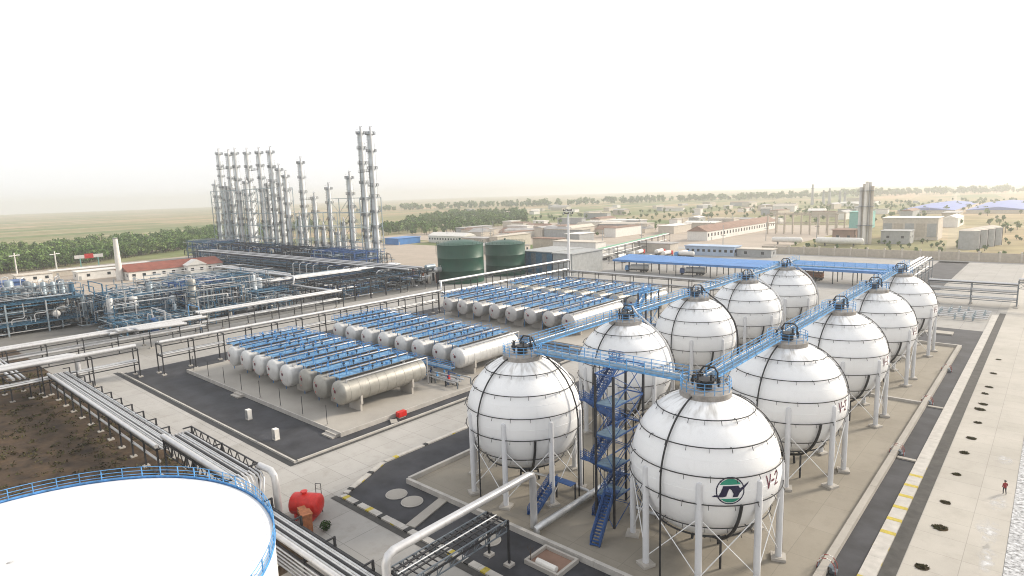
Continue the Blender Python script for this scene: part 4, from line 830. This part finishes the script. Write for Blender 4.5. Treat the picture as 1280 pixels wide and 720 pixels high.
# ------------------------------------------------------------------ tall towers
TW = [(-471.7, 206, 79.4), (-449.4, 203, 77.2), (-430.5, 199, 76.8), (-459.3, 196, 56.1), (-421.2, 203, 76.3), (-398.1, 200, 75.1), (-377.4, 197, 74.0), (-372.1, 199, 62.8), (-357.5, 195, 58.1), (-398.1, 204, 54.3), (-357.6, 206, 66.5), (-353.5, 200, 32.6), (-340.1, 203, 44.4), (-326.8, 205, 49.7), (-325.6, 199, 26.4), (-313.9, 201, 23.6), (-315.1, 206, 28.9), (-303.1, 204, 55.1), (-293.7, 207, 79.1), (-276.7, 201, 77.1), (-453.1, 200, 54.2), (-425.2, 206, 53.1), (-412.0, 196, 56.3)]
TW.sort()
for k, (x, y, h) in enumerate(TW):
    hi = h > 70; r = 1.45 if hi else (1.35 if h > 50 else 1.1); h -= 3
    t = thing('distillation_tower', '%s %s silver process tower from the left in the tower group' % (ORD[k], 'very tall' if hi else ('tall' if h > 40 else 'short')), 'tower', (x, y, 0), 'slim silver process towers')
    prof = [(r*1.15, 0), (r*1.15, 4), (r, 5.5)]
    z = 5.5
    while z < h-2: z += 6.5; prof += [(r, min(z, h-1)), (r*1.015, min(z, h-1)+.06), (r, min(z, h-1)+.12)]
    prof += [(r*.8, h+.4), (r*.3, h+.9), (.01, h+1)]
    part('shell', MB().lathe(prof, 16), 'tower_silver', t, True)
    pl = [h-1.2-i*random.choice([8.2, 9]) for i in range(int((h-8)//9)+1)]
    for z in pl:
        p = part('platform', MB().lathe([(r, z), (r+1.3, z), (r+1.3, z+.22), (r, z+.22)], 14), 'grey_steel', t)
        g = MB()
        for hh in (.7, 1.35): g.ring((0, 0, z+hh), r+1.25, .09, 12, 4)
        for q in range(7): a = q*2*math.pi/7; g.bar(((r+1.25)*math.cos(a), (r+1.25)*math.sin(a), z), ((r+1.25)*math.cos(a), (r+1.25)*math.sin(a), z+1.35), .12)
        part('railing', g, 'dark_steel', p)
    part('overhead_pipe', MB().tube([(0, 0, h+.5), (0, 0, h+2.2), (.5*r, -.4*r, h+3), (r+.8, -.9*r, h+2.2), (r+.9, -.9*r, h-1), (r+.9, -.9*r, 2)], .42, 8), 'insulation', t, True)
    part('reflux_pipe', MB().tube([(-r, 0, h*.8), (-r-.7, -.3, h*.8), (-r-.8, -.4, h*.78), (-r-.8, -.4, 2)], .28, 6), 'insulation', t, True)
    part('ladder', MB().bar((-.3, -r-.55, 2), (-.3, -r-.55, h), .12).bar((.3, -r-.55, 2), (.3, -r-.55, h), .12), 'dark_steel', t)
    for q in range(3): a = 1.2+q*1.3; part('side_pipe', MB().tube([(r*math.cos(a), r*math.sin(a), h*(.92-.2*q)), ((r+.55)*math.cos(a), (r+.55)*math.sin(a), h*(.92-.2*q)), ((r+.55)*math.cos(a), (r+.55)*math.sin(a), 1)], .16, 5), ['insulation', 'grey_steel', 'insulation'][q], t)
    cg = MB()
    for q in range(int(h/1.4)): z = 3+1.4*q; cg.tube([(-.5, -r-.5, z), (-.5, -r-1.05, z), (.5, -r-1.05, z), (.5, -r-.5, z)], .05, 4)
    part('ladder_cage', cg, 'grey_steel', t)['kind'] = 'stuff'
    part('davit', MB().tube([(-.7*r, .3, h-.3), (-.7*r, .3, h+2.2), (-.2*r, .3, h+3), (.9*r, .3, h+2.8)], .13, 5), 'dark_steel', t)
for k, (a, b, y0, y1, H) in enumerate(((-462, -424, 193, 209, 48), (-412, -372, 193, 207, 48), (-349, -326, 195, 209, 32), (-313, -283, 196, 210, 40))):
    st = thing('lattice_structure', '%s pale open lattice steelwork wrapped round the towers, from left' % ORD[k], 'structure'); nx = max(2, round((b-a)/9))
    for i in range(nx+1):
        for y in (y0, y1): part('column', MB().box((a+(b-a)*i/nx, y, H/2), (.35, .35, H)), 'vessel_grey', st)
    z = 8
    while z <= H:
        g = MB()
        for y in (y0, y1):
            g.bar((a, y, z), (b, y, z), .3)
            for i in range(nx):
                xa, xb = a+(b-a)*i/nx, a+(b-a)*(i+1)/nx
                if (i+int(z)) % 2: g.bar((xa, y, z-8), (xb, y, z), .16)
                else: g.bar((xb, y, z-8), (xa, y, z), .16)
        for i in range(nx+1): g.bar((a+(b-a)*i/nx, y0, z), (a+(b-a)*i/nx, y1, z), .25)
        part('bracing', g, 'vessel_grey', st); z += 8
for k in range(6):   # bridges joining towers
    xa, xb, z = [(-471.7, -449.4, 64), (-449.4, -430.5, 52), (-421.2, -398.1, 61), (-398.1, -377.4, 49), (-357.6, -340.1, 40), (-293.7, -276.7, 54)][k]
    walkway('%s dark link bridge high between the silver towers, from left' % ORD[k], (xa+3, 202.5), (xb-3, 202.5), 1.6, z, 'dark_steel', 'link bridges between towers', 4)
k = 0
for i in range(52):   # equipment at the tower feet
    x = -470+5.1*i+random.uniform(-1, 1); y = random.choice([178, 183, 188, 214])+random.uniform(-1.5, 1.5); h = random.uniform(4, 12)
    if i < 29: vessel('%s dark small vessel at the tower feet, from the left' % ORD[i], x, y, random.uniform(.9, 1.7), h, random.choice(['grey_steel', 'vessel_grey', 'teal_steel', 'silver_paint']), 0, (h*.75,), 'foot_vessel', 'small vessels at tower feet', rail='dark_steel')
    else: drum('%s drum on saddles at tower feet, from the middle' % ORD[i-29], x, y, 2.6+random.choice([0, 4]), 1.2, 6, random.choice('xy'), random.choice(['vessel_grey', 'insulation', 'grey_steel']), 'drums at tower feet')
for k, (a, b) in enumerate(((-470, -425), (-418, -360), (-352, -306), (-300, -262))): frame('%s dark platform frame at the tower feet, from the left' % ORD[k], a, b, 176, 190, [5, 9.5, 13], 9, 7, ['teal_steel', 'dark_steel', 'dark_steel', 'dark_blue'][k], deck=False)
frame('dark open shed frame behind the front rack corner', -226, -206, 130, 160, [7.5], 10, 7.5, 'dark_steel', deck=False)
for k in range(14): solo('rack_column_pipe', MB().tube([(-300+6.5*k, 160, .1), (-300+6.5*k, 160, 7.4), (-300+6.5*k, 161, 8.2), (-300+6.5*k, 172, 8.2)], .3, 8), random.choice(['insulation', 'black_pipe', 'galv']), '%s upright pipe under the long dark rack, from the left' % ORD[k], 'pipe', 'upright pipes under the long rack', True)

# ------------------------------------------------------------------ green tanks, mast, shed
def green_tank(label, x, y, r, h):
    t = thing('green_storage_tank', label, 'tank', (x, y, 0), 'dark green storage tanks')
    part('shell', MB().lathe([(r, 0), (r, h*.33), (r+.04, h*.33+.05), (r, h*.33+.1), (r, h*.66), (r+.04, h*.66+.05), (r, h*.66+.1), (r, h), (r+.25, h), (r+.25, h+.18), (r, h+.18)], 56), 'green_tank', t, True)
    part('roof', MB().lathe([(r, h+.18)]+[(r*(1-i/7), h+.2+r*.17*(1-(1-i/7)**2)) for i in range(1, 7)]+[(.01, h+.2+r*.17)], 56), 'green_tank', t, True)
    g = MB()
    for hh in (.55, 1.1): g.ring((0, 0, h+.18+hh), r+.15, .05, 48, 4)
    for q in range(30): a = q*math.pi/15; g.bar(((r+.15)*math.cos(a), (r+.15)*math.sin(a), h+.1), ((r+.15)*math.cos(a), (r+.15)*math.sin(a), h+1.25), .07)
    part('rim_railing', g, 'green_tank', t)
    st = MB()
    for q in range(40): a = 2.6+q*.04; st.box(((r+.5)*math.cos(a), (r+.5)*math.sin(a), h*(q+.5)/40), (.9, .45, .08), a)
    part('spiral_stair', st, 'green_tank', t); part('vent', MB().lathe([(.4, 0), (.4, .6), (.6, .6), (.6, .75), (.01, .9)], 12, (0, 0, h+r*.17+.1)), 'green_tank', t)
green_tank('nearer and bigger of the two dark green storage tanks', -207.8, 197.3, 10.7, 17.4)
green_tank('farther and smaller of the two dark green storage tanks', -206.6, 227, 9.9, 15.2)
t = thing('light_mast', 'tall white floodlight mast behind the tank rows', 'mast', (-168, 228, 0)); part('pole', MB().tube([(0, 0, 0), (0, 0, 14), (0, 0, 30)], [.75, .6, .42], 12), 'dome_paint', t, True); part('crown', MB().ring((0, 0, 30), 1.9, .14, 16, 6).ring((0, 0, 31.4), 1.9, .14, 16, 6).bar((-1.9, 0, 30), (1.9, 0, 30), .14).bar((0, -1.9, 30), (0, 1.9, 30), .14), 'dark_steel', t)
for q in range(10):
    a = q*.628; fl = part('floodlight', MB().box((2.1*math.cos(a), 2.1*math.sin(a), 30.2 if q % 2 else 31.5), (.5, .9, .8), a), 'dark_steel', t)
    part('lens', MB().box((2.37*math.cos(a), 2.37*math.sin(a), 30.2 if q % 2 else 31.5), (.04, .75, .65), a), 'lamp_glass', fl)
def gable(label, x0, x1, y0, y1, h, rh, wall='wall_white', roof='roof_red', wins=0, axis='y', group=None, name='building', door=True, base=0):
    """simple building; ridge along axis"""
    t = thing(name, label, 'building', ((x0+x1)/2, (y0+y1)/2, base), group); a, b = (x1-x0)/2, (y1-y0)/2
    part('wall', MB().b2(-a, a, -b, b, 0, h), wall, t)
    o = .5
    if rh > 0:
        if axis == 'y': part('roof', MB().add([(-a-o, -b-o, h-.1), (a+o, -b-o, h-.1), (a+o, b+o, h-.1), (-a-o, b+o, h-.1), (0, -b-o, h+rh), (0, b+o, h+rh)], [(0, 1, 4), (2, 3, 5), (1, 2, 5, 4), (3, 0, 4, 5), (3, 2, 1, 0)]), roof, t)
        else: part('roof', MB().add([(-a-o, -b-o, h-.1), (a+o, -b-o, h-.1), (a+o, b+o, h-.1), (-a-o, b+o, h-.1), (-a-o, 0, h+rh), (a+o, 0, h+rh)], [(3, 0, 4), (1, 2, 5), (0, 1, 5, 4), (2, 3, 4, 5), (3, 2, 1, 0)]), roof, t)
    else: part('roof', MB().b2(-a-o, a+o, -b-o, b+o, h+.004, h+.4), roof, t)
    if wins:
        wm = MB().box((0, 0, 0), (.12, 1.6, 1.5)).mesh('window', 'window_dark'); wx = MB().box((0, 0, 0), (1.6, .12, 1.5)).mesh('window', 'window_dark')
        n = wins
        for i in range(n):
            yy = -b+2*b*(i+.5)/n; ob('window', wm, t, (a+.02, yy, h*.55))
        nx = max(1, round(n*a/b))
        for i in range(nx): ob('window', wx, t, (-a+2*a*(i+.5)/nx, -b-.02, h*.55))
    if door: part('door', MB().box((a+.03, -b+min(2, b*.7)*0+b*.1, 1.1), (.12, 1.2, 2.2)), 'wall_grey', t)
    return t
t = gable('dark open fronted shed with pale roof behind green tanks', -204, -184, 236, 262, 10.6, 0, 'teal_steel', 'wall_grey', 0, door=False)
for i in range(6): part('wall_panel', MB().box((-10+3.4*i+1.5, -13.05, 5.2), (3.0, .1, 9.6)), ['grey_steel', 'teal_steel'][i % 2], t)
gable('pale grey shed annexe right of the dark shed', -183.5, -172, 236, 262, 10.2, 0, 'wall_grey', 'wall_grey', 0, door=True)
for k in range(9): vessel('%s small rusty brown pump vessel left of green tanks' % ORD[k], -232+2.6*k+random.uniform(-.5, .5), 186+random.uniform(-6, 8), .6, 3.5+random.random()*3, random.choice(['rust', 'dark_steel', 'wall_cream']), 0, (), 'small_vessel', 'small vessels by green tanks')
frame('dark skid frame with pumps left of the green tanks', -238, -224, 180, 196, [4.2], 7, 5, 'dark_steel', deck=False)

# ------------------------------------------------------------------ blue loading canopies with tanker trucks
def canopy(label, x0, x1, y0, y1, zf, zb, bays):
    t = thing('loading_canopy', label, 'canopy', (0, 0, 0), 'blue roofed loading canopies')
    n = round((x1-x0)/3)
    for i in range(n):
        a, b = x0+(x1-x0)*i/n, x0+(x1-x0)*(i+1)/n
        part('roof_panel', MB().add([(a, y0, zf), (b-.06, y0, zf), (b-.06, y1, zb), (a, y1, zb), (a, y0, zf-.12), (b-.06, y0, zf-.12), (b-.06, y1, zb-.12), (a, y1, zb-.12)], [(0, 1, 2, 3), (7, 6, 5, 4), (0, 4, 5, 1), (1, 5, 6, 2), (2, 6, 7, 3), (3, 7, 4, 0)]), 'blue_roof', t)
    part('fascia', MB().b2(x0, x1, y0-.2, y0-.05, zf-.9, zf+.05), 'blue_roof', t)
    cm = MB().box((0, 0, zf/2-.06), (.3, .3, zf-.12)).mesh('column', 'dark_steel')
    for i in range(bays+1):
        for y in (y0+.8, (y0+y1)/2, y1-.8): ob('column', cm, t, (x0+.4+(x1-x0-.8)*i/bays, y, 0))
    return t
canopy('long blue roofed loading canopy left of the sphere tops', -164, -89, 259, 275, 6.0, 7.2, 9)
canopy('shorter blue canopy behind the right sphere row', -88, -44, 265, 281, 6.0, 7.2, 6)
def truck(label, x, y, rz, cab='blue_steel', tank='wall_white', L=9):
    t = thing('tanker_truck', label, 'truck', (x, y, 0), 'tanker trucks', rz)
    cb = part('cab', MB().add([(L/2+.4, -1.2, .9), (L/2+2.4, -1.2, .9), (L/2+2.4, -1.2, 1.9), (L/2+2.1, -1.2, 3.1), (L/2+.4, -1.2, 3.1), (L/2+.4, 1.2, .9), (L/2+2.4, 1.2, .9), (L/2+2.4, 1.2, 1.9), (L/2+2.1, 1.2, 3.1), (L/2+.4, 1.2, 3.1)], [(0, 1, 2, 3, 4), (9, 8, 7, 6, 5), (0, 5, 6, 1), (1, 6, 7, 2), (2, 7, 8, 3), (3, 8, 9, 4), (4, 9, 5, 0)]), cab, t)
    part('windscreen', MB().add([(L/2+2.39, -1.05, 2.0), (L/2+2.39, 1.05, 2.0), (L/2+2.15, 1.05, 3.0), (L/2+2.15, -1.05, 3.0)], [(0, 1, 2, 3)]), 'window_dark', cb)
    part('tank_body', MB().lathe([(.01, -L/2-.3), (.9, -L/2-.1), (1.25, -L/2+.2), (1.25, L/2-.4), (.9, L/2-.1), (.01, L/2+.1)], 18, (0, 0, 2.35), 'x'), tank, t, True)
    part('chassis', MB().b2(-L/2, L/2+2.2, -.5, .5, .75, 1.1), 'dark_steel', t)
    for wx in (L/2+1.4, -L/2+1, -L/2+2.3, -L/2+3.6):
        for s_ in (-1, 1): wh = part('wheel', MB().lathe([(.01, -.16), (.5, -.16), (.52, 0), (.5, .16), (.01, .16)], 14, (wx, s_*1.0, .52), 'y'), 'tyre', t, True)
    return t
truck('blue cabbed tanker truck parked under left end of long canopy', -152, 264, R_(200))
truck('white tanker truck with blue cab under middle of long canopy', -124, 266, R_(195), 'dark_blue')
truck('dark tanker truck parked under the shorter canopy', -76, 274, R_(170), 'cloth_dark', 'rust')
truck('white tanker with blue cab standing before the light blue building', -160, 331, R_(185), 'blue_steel')
truck('white tanker truck parked left behind the long canopy', -192, 322, R_(150), 'wall_white')

# ------------------------------------------------------------------ buildings behind
gable('light blue single storey office behind the long canopy', -168, -138, 346, 356, 5.2, 0, 'wall_blue', 'wall_blue', 3, 'x')
gable('flat roofed open bay right of light blue office', -137, -118, 348, 356, 4.2, 0, 'wall_grey', 'wall_cream', 1, 'x')
bw = thing('boundary_wall', 'long tan boundary wall with pale pillars across the back', 'wall')
for i in range(26):
    xa, xb = -132+8*i, -132+8*(i+1); part('wall_panel', MB().b2(xa+.3, xb-.3, 371.8, 372.2, 0, 4.2), 'wall_tan', bw); part('pillar', MB().b2(xb-.4, xb+.4, 371.5, 372.5, 0, 5.0), 'wall_cream', bw)
sheet('back_road', -260, 120, 360, 371, .004, 'road_concrete'); sheet('back_lane', -260, 160, 376, 392, -.02, 'road_concrete')
gable('square pale gatehouse at right end of boundary wall', -4, 10, 376, 384, 5, 0, 'wall_cream', 'wall_cream', 2)
t = thing('chimney_cluster', 'cluster of tall slim pale stacks behind the boundary wall', 'chimney', (-94, 449, 0))
for i, (dx, dy, h) in enumerate(((-3.2, 0, 36), (-1.6, 1.2, 38), (0, 0, 39.5), (1.7, 1.2, 39), (3.3, 0, 36.5), (0, -1.8, 37))): part('stack', MB().lathe([(1.0, 0), (.95, h*.6), (.9, h), (1.05, h+.1), (1.05, h+.5), (.01, h+.5)], 12, (dx, dy, 0)), ['tank_white', 'wall_cream', 'wall_white'][i % 3], t, True)
for z in (12, 24, 34): part('platform', MB().b2(-4.6, 4.6, -3.2, 2.6, z, z+.25), 'grey_steel', t)
gable('reddish brown boiler block left of the slim stacks', -112, -99, 445, 458, 9, 0, 'roof_brown', 'roof_brown', 2)
drum('long cream horizontal tank in front of the slim stacks', -104, 430, 3.4, 2.1, 26, 'x', 'wall_white', None)
drum('shorter cream horizontal tank left of the long one', -136, 430, 3.2, 1.8, 18, 'x', 'wall_white', None)
t = gable('large white flat roofed factory hall right of the stacks', -92, -60, 492, 514, 14.5, 0, 'wall_cream', 'wall_white', 0)
for i in range(5): part('wall_panel', MB().box((-13+6.4*i, -11.1, 6.5), (5.2, .15, 9)), ['wall_grey', 'wall_tan'][i % 2], t)
gable('grey low plant block in front of white factory hall', -86, -70, 456, 470, 8, 0, 'wall_grey', 'wall_grey', 2)
for i in range(4):
    t = thing('grey_silo', '%s pale grey silo of the row at right, from the front' % ORD[i], 'silo', (-38+2.6*i, 436+11*i, 0), 'pale silos behind the wall'); part('shell', MB().lathe([(5, 0), (5, 10.2), (5.15, 10.2), (5.15, 10.5)], 24), 'wall_grey', t, True); part('roof', MB().lathe([(5.15, 10.5), (2.5, 11.4), (.01, 11.8)], 24), 'wall_cream', t, True); part('ladder', MB().bar((5.2, -1, 0), (5.2, -1, 10.5), .3, .1), 'dark_steel', t)
for i, (x0, x1, y0, y1) in enumerate(((-150, -92, 880, 1150), (-82, -24, 880, 1150))): 
    gable(['left of two long violet blue roofed sheds far right', 'right of two long violet blue roofed sheds far right'][i], x0, x1, y0, y1, 4, 3.5, 'wall_cream', 'roof_violet', 0, 'y', 'violet roofed sheds')
t = gable('long white block with brown roof and a row of windows', -212, -196, 440, 590, 7, 4, 'wall_white', 'roof_brown', 0, 'y')
for i in range(26): part('window', MB().box((8.04, -73+5.8*i, 4.2), (.12, 2, 2.4)), 'window_dark', t)
fr = thing('column_structure', 'unfinished open frame of pale columns behind office', 'structure')
for i in range(9):
    for j in range(2): part('column', MB().b2(-180+6.5*i-.5, -180+6.5*i+.5, 520+22*j, 521+22*j, 0, 16), 'wall_tan', fr)
for z in (8, 15.6):
    for j in range(2): part('beam', MB().b2(-181, -127, 520.1+22*j, 520.9+22*j, z, z+.7), 'wall_tan', fr)
gable('teal green block in the hazy middle distance', -138, -122, 600, 620, 14, 0, 'wall_teal', 'wall_teal', 0)
# left side buildings
gable('long white building with red brown roof before the woods', -394, -372, 108, 158, 4.6, 3.4, 'wall_white', 'roof_red', 10, 'y')
gable('small white porch with pointed gables on red roofed building', -372, -366, 136, 146, 5.5, 3, 'wall_white', 'wall_white', 2, 'x')
gable('low white gatehouse with dark doors at far left', -428, -418, 68, 84, 4.2, 0, 'wall_white', 'wall_cream', 3)
gable('white low building with barred front left of chimney', -412, -402, 92, 112, 4.4, 0, 'wall_white', 'wall_white', 2)
gable('long thin white outbuilding beside the woods', -446, -438, 88, 140, 3.2, 0, 'wall_cream', 'wall_white', 0)
gable('dark blue shed cut by left frame edge', -400, -388, 50, 66, 4, 0, 'dark_blue', 'dark_blue', 0)
t = thing('white_chimney', 'leaning looking tapered white chimney before the red roofed building', 'chimney', (-380, 106, 0)); part('stack', MB().lathe([(1.7, 0), (1.5, 8), (1.2, 20), (1.1, 23), (.9, 23), (.9, 22)], 18), 'wall_white', t, True); part('cap_ring', MB().ring((0, 0, 22.6), 1.2, .16, 18, 6), 'black_pipe', t)
for k, (x, y) in enumerate(((-468.9, 76.9), (-452.9, 93.5))):
    t = thing('yard_lamp', '%s of two white cross armed lamp masts before the woods' % ['left', 'right'][k], 'lamp', (x, y, 0), 'cross armed yard lamps'); part('pole', MB().tube([(0, 0, 0), (0, 0, 14)], [.45, .3], 8), 'wall_white', t); part('arm', MB().bar((-2.6, 2.2, 12.4), (2.6, -2.2, 12.4), .3), 'wall_white', t)
    for s_ in (-1, 1): part('lamp_head', MB().box((2.6*s_, -2.2*s_, 12.4), (1.6, 1.6, .5)), 'lamp_glass', t)
t = thing('gate_sign', 'red and white signboard arch in front of the woods', 'sign', (-474, 116, 0)); part('board', MB().box((0, 0, 8), (.4, 16, 2.2)), 'wall_white', t); part('emblem_panel', MB().box((.25, 0, 8.2), (.2, 5, 3)), 'red_paint', t)
for s_ in (-1, 1): part('post', MB().box((0, 5*s_, 3.5), (.5, .5, 7)), 'wall_teal', t)
gable('blue shipping shed right of the tower group', -432, -414, 322, 346, 5, 0, 'blue_roof', 'blue_roof', 0); gable('white long shed right of the tower group', -410, -366, 352, 366, 6, 2.5, 'wall_white', 'wall_white', 4, 'x')
gable('grey low shed behind the green tanks', -300, -268, 300, 320, 5, 1.5, 'wall_cream', 'roof_grey', 3, 'x')
for k in range(7): gable('%s low brown roofed farm house in far row behind green tanks' % ORD[k], -430+26*k, -412+26*k, 420+16*k, 436+16*k, 4, 3.2, 'wall_cream', random.choice(['roof_brown', 'roof_grey']), 0, 'x', 'farm houses behind green tanks', door=False)
cols = [('white', 'wall_white'), ('cream', 'wall_cream'), ('grey', 'wall_grey'), ('tan', 'wall_tan')]; rfs = [('brown', 'roof_brown'), ('grey', 'roof_grey'), ('grey', 'roof_grey'), ('white', 'wall_white'), ('cream', 'wall_cream'), ('tan', 'wall_tan')]
cnt = {}
for i in range(150):
    d = random.choice([random.uniform(400, 700), random.uniform(430, 1500)]); a = R_(random.uniform(4, 46)); x, y = -d*math.sin(a), d*math.cos(a)
    if -245 < x < -20 and 360 < y < 640: continue
    if -160 < x < -15 and y > 850: continue
    w_, l_ = random.uniform(7, 16), random.uniform(12, 46); c = random.choice(cols); rf = random.choice(rfs); key = (c[0], rf[0]); cnt[key] = cnt.get(key, 0)+1
    ax = random.choice('xy')
    if ax == 'y': w_, l_ = l_, w_
    gable('%s distant %s walled %s roofed building of the hazy village' % (ORD[cnt[key]-1], c[0], rf[0]), x-l_/2, x+l_/2, y-w_/2, y+w_/2, random.uniform(4, 9), random.choice([0, 0, random.uniform(1, 2.5)]), c[1], rf[1], 0, 'x' if ax == 'x' else 'y', 'village buildings in the haze', 'distant_building', False)
for k, (x, y, h) in enumerate(((-352, 1250, 38), (-338, 1270, 27), (-325, 1260, 30), (-312, 1280, 25), (-300, 1265, 24))):
    t = thing('far_stack', '%s thin pale stack fading in the haze, from the front' % ORD[k], 'chimney', (x, y, 0), 'thin far stacks'); part('shaft', MB().lathe([(3, 0), (2, h*.6), (1.6, h), (.01, h)], 10), 'wall_grey', t, True); part('platform', MB().lathe([(1.7, h*.8), (3.2, h*.8), (3.2, h*.8+.5), (1.7, h*.8+.5)], 10), 'grey_steel', t)
for k in range(22):
    d = random.uniform(400, 820); a = R_(random.uniform(2, 48)); x, y = -d*math.sin(a), d*math.cos(a)
    if -60 < x and y < 480: continue
    t = thing('utility_pole', '%s thin utility pole standing among the hazy sheds' % ORD[k], 'pole', (x, y, 0), 'utility poles in the haze'); part('pole', MB().tube([(0, 0, 0), (0, 0, random.uniform(10, 17))], [.28, .18], 6), 'wall_grey', t); part('cross_arm', MB().bar((-1.6, 0, 9), (1.6, 0, 9), .2), 'dark_steel', t)
# woods and hedges read as one mass each
def wood(name, label, poly, n, h, leafs, size, mt='leaf_far', trunks=True):
    cs = []; tr = MB(); k = 0
    x0, x1 = min(p[0] for p in poly), max(p[0] for p in poly); y0, y1 = min(p[1] for p in poly), max(p[1] for p in poly)
    while k < n:
        x, y = random.uniform(x0, x1), random.uniform(y0, y1)
        if not inpoly(x, y, poly): continue
        hh = h*random.uniform(.45, 1.35); rr = hh*random.uniform(.26, .4)
        for q in range(3): cs.append((x+random.uniform(-.5, .5)*rr, y+random.uniform(-.5, .5)*rr, hh*random.uniform(.45, .8), rr*.8, rr*.8, hh*.26, leafs/3, size))
        if trunks: tr.tube([(x, y, 0), (x, y, hh*.7)], .2, 4)
        k += 1
    o = leaf_cloud(cs, name, mt); props(o, label, 'trees', None, 'stuff')
    if trunks: part('trunks', tr, 'bark', o)['kind'] = 'stuff'
gr = leaf_cloud([(random.uniform(-200, -70), random.uniform(-8, 32.5), .15, 1.2, 1.0, .22, 16, .22) for _ in range(900)], 'dry_grass', 'leaf_dry'); props(gr, 'sparse dry tufts on the brown soil by the dome', 'grass', None, 'stuff')
wood('woods', 'dense green belt of trees beyond the plant at left', [(-476, 10), (-492, 72), (-585, 230), (-640, 330), (-860, 520), (-900, 420), (-760, 220), (-700, 60), (-640, -60)], 1500, 9.5, 110, 1.0)
wood('woods', 'leafy front edge of the wood at the left', [(-470, 30), (-482, 70), (-575, 225), (-640, 330), (-665, 330), (-600, 215), (-520, 60), (-500, 20)], 330, 9, 200, .8)
wood('woods', 'green tree belt behind the tower group and green tanks', [(-560, 380), (-470, 420), (-520, 620), (-760, 900), (-900, 800), (-700, 560)], 500, 11, 90, 1.3)
wood('tree_line', 'hazy tree line across the far horizon', [(-1500, 1000), (-900, 1500), (-300, 1900), (150, 2100), (150, 2300), (-300, 2150), (-950, 1700), (-1600, 1150)], 700, 17, 60, 2.6)
wood('village_trees', 'scattered trees among the far village roofs', [(-700, 620), (-320, 420), (-230, 640), (-20, 560), (120, 520), (220, 900), (-20, 1400), (-400, 1300)], 520, 6.5, 70, .9)
for k in range(12): truck('%s parked white tanker of the lorry park behind canopy' % ORD[k], -196+4.4*k+random.uniform(-.6, .6)-16*(k % 2), 300+random.uniform(-4, 4)+34*(k % 2), R_(90+random.uniform(-12, 12)), random.choice(['blue_steel', 'wall_white', 'red_paint']))
wood('near_trees', 'green bushes on the waste land behind boundary wall', [(-130, 395), (110, 395), (120, 520), (-20, 520), (-60, 480), (-130, 440)], 150, 2.6, 110, .45)

# ------------------------------------------------------------------ person walking on the side road
def person(label, x, y, rz, top, legs):
    t = thing('person', label, 'person', (x, y, .0), None, rz)
    J = [((0, 0, .95), .15), ((0, 0, 1.2), .15), ((0, .01, 1.42), .16), ((0, .02, 1.53), .06), ((0, .03, 1.66), .105), ((0, .03, 1.75), .08),
         ((-.1, .0, .88), .1), ((-.11, .12, .5), .07), ((-.11, .02, .08), .05), ((-.11, .16, .03), .045), ((.1, 0, .88), .1), ((.11, -.02, .48), .07), ((.11, -.2, .1), .05), ((.11, -.07, .03), .045),
         ((-.2, 0, 1.42), .07), ((-.26, -.05, 1.15), .05), ((-.25, .08, .92), .04), ((-.25, .12, .83), .035), ((.2, 0, 1.42), .07), ((.26, .02, 1.15), .05), ((.25, .2, .97), .04), ((.25, .26, .9), .035)]
    E_ = [(0, 1), (1, 2), (2, 3), (3, 4), (4, 5), (0, 6), (6, 7), (7, 8), (8, 9), (0, 10), (10, 11), (11, 12), (12, 13), (2, 14), (14, 15), (15, 16), (16, 17), (2, 18), (18, 19), (19, 20), (20, 21)]
    me = bpy.data.meshes.new('body'); me.from_pydata([j[0] for j in J], E_, []); o = ob('body', me, t)
    md = o.modifiers.new('skin', 'SKIN')
    for v, j in zip(me.skin_vertices[0].data, J): v.radius = (j[1], j[1]); v.use_root = False
    me.skin_vertices[0].data[0].use_root = True
    o.modifiers.new('sub', 'SUBSURF').levels = 1; o.modifiers['sub'].render_levels = 1
    dg = bpy.context.evaluated_depsgraph_get(); m2 = bpy.data.meshes.new_from_object(o.evaluated_get(dg)); o.modifiers.clear(); o.data = m2
    m2.materials.clear()
    for q in (top, legs, 'skin'): m2.materials.append(MATS[q])
    for p in m2.polygons: z = p.center.z; p.material_index = 2 if (z > 1.53 or (z < .93 and abs(p.center.x) > .2)) else (0 if z > .93 else 1); p.use_smooth = True
    part('helmet', MB().lathe([(.15, 1.7), (.13, 1.7), (.125, 1.78), (.08, 1.85), (.01, 1.87)], 14, (0, .03, 0)), 'helmet', t, True)
person('person in red jacket and dark trousers walking on side road', -2.6, 96, R_(25), 'cloth_red', 'cloth_dark')

# ------------------------------------------------------------------ haze
hz = MB().b2(-6100, 6100, -6100, 6100, -1.1, 96)
h_ = part('haze', hz, None, None); props(h_, 'pale dusty haze over the whole plain', 'haze', None, 'stuff')
mt = bpy.data.materials.new('haze'); mt.use_nodes = True; n = mt.node_tree.nodes; n.remove(n['Principled BSDF']); pv = n.new('ShaderNodeVolumePrincipled')
pv.inputs['Color'].default_value = (.97, .97, .96, 1); pv.inputs['Density'].default_value = .0003; pv.inputs['Anisotropy'].default_value = .7
mt.node_tree.links.new(pv.outputs[0], n['Material Output'].inputs['Volume']); h_.data.materials.append(mt)
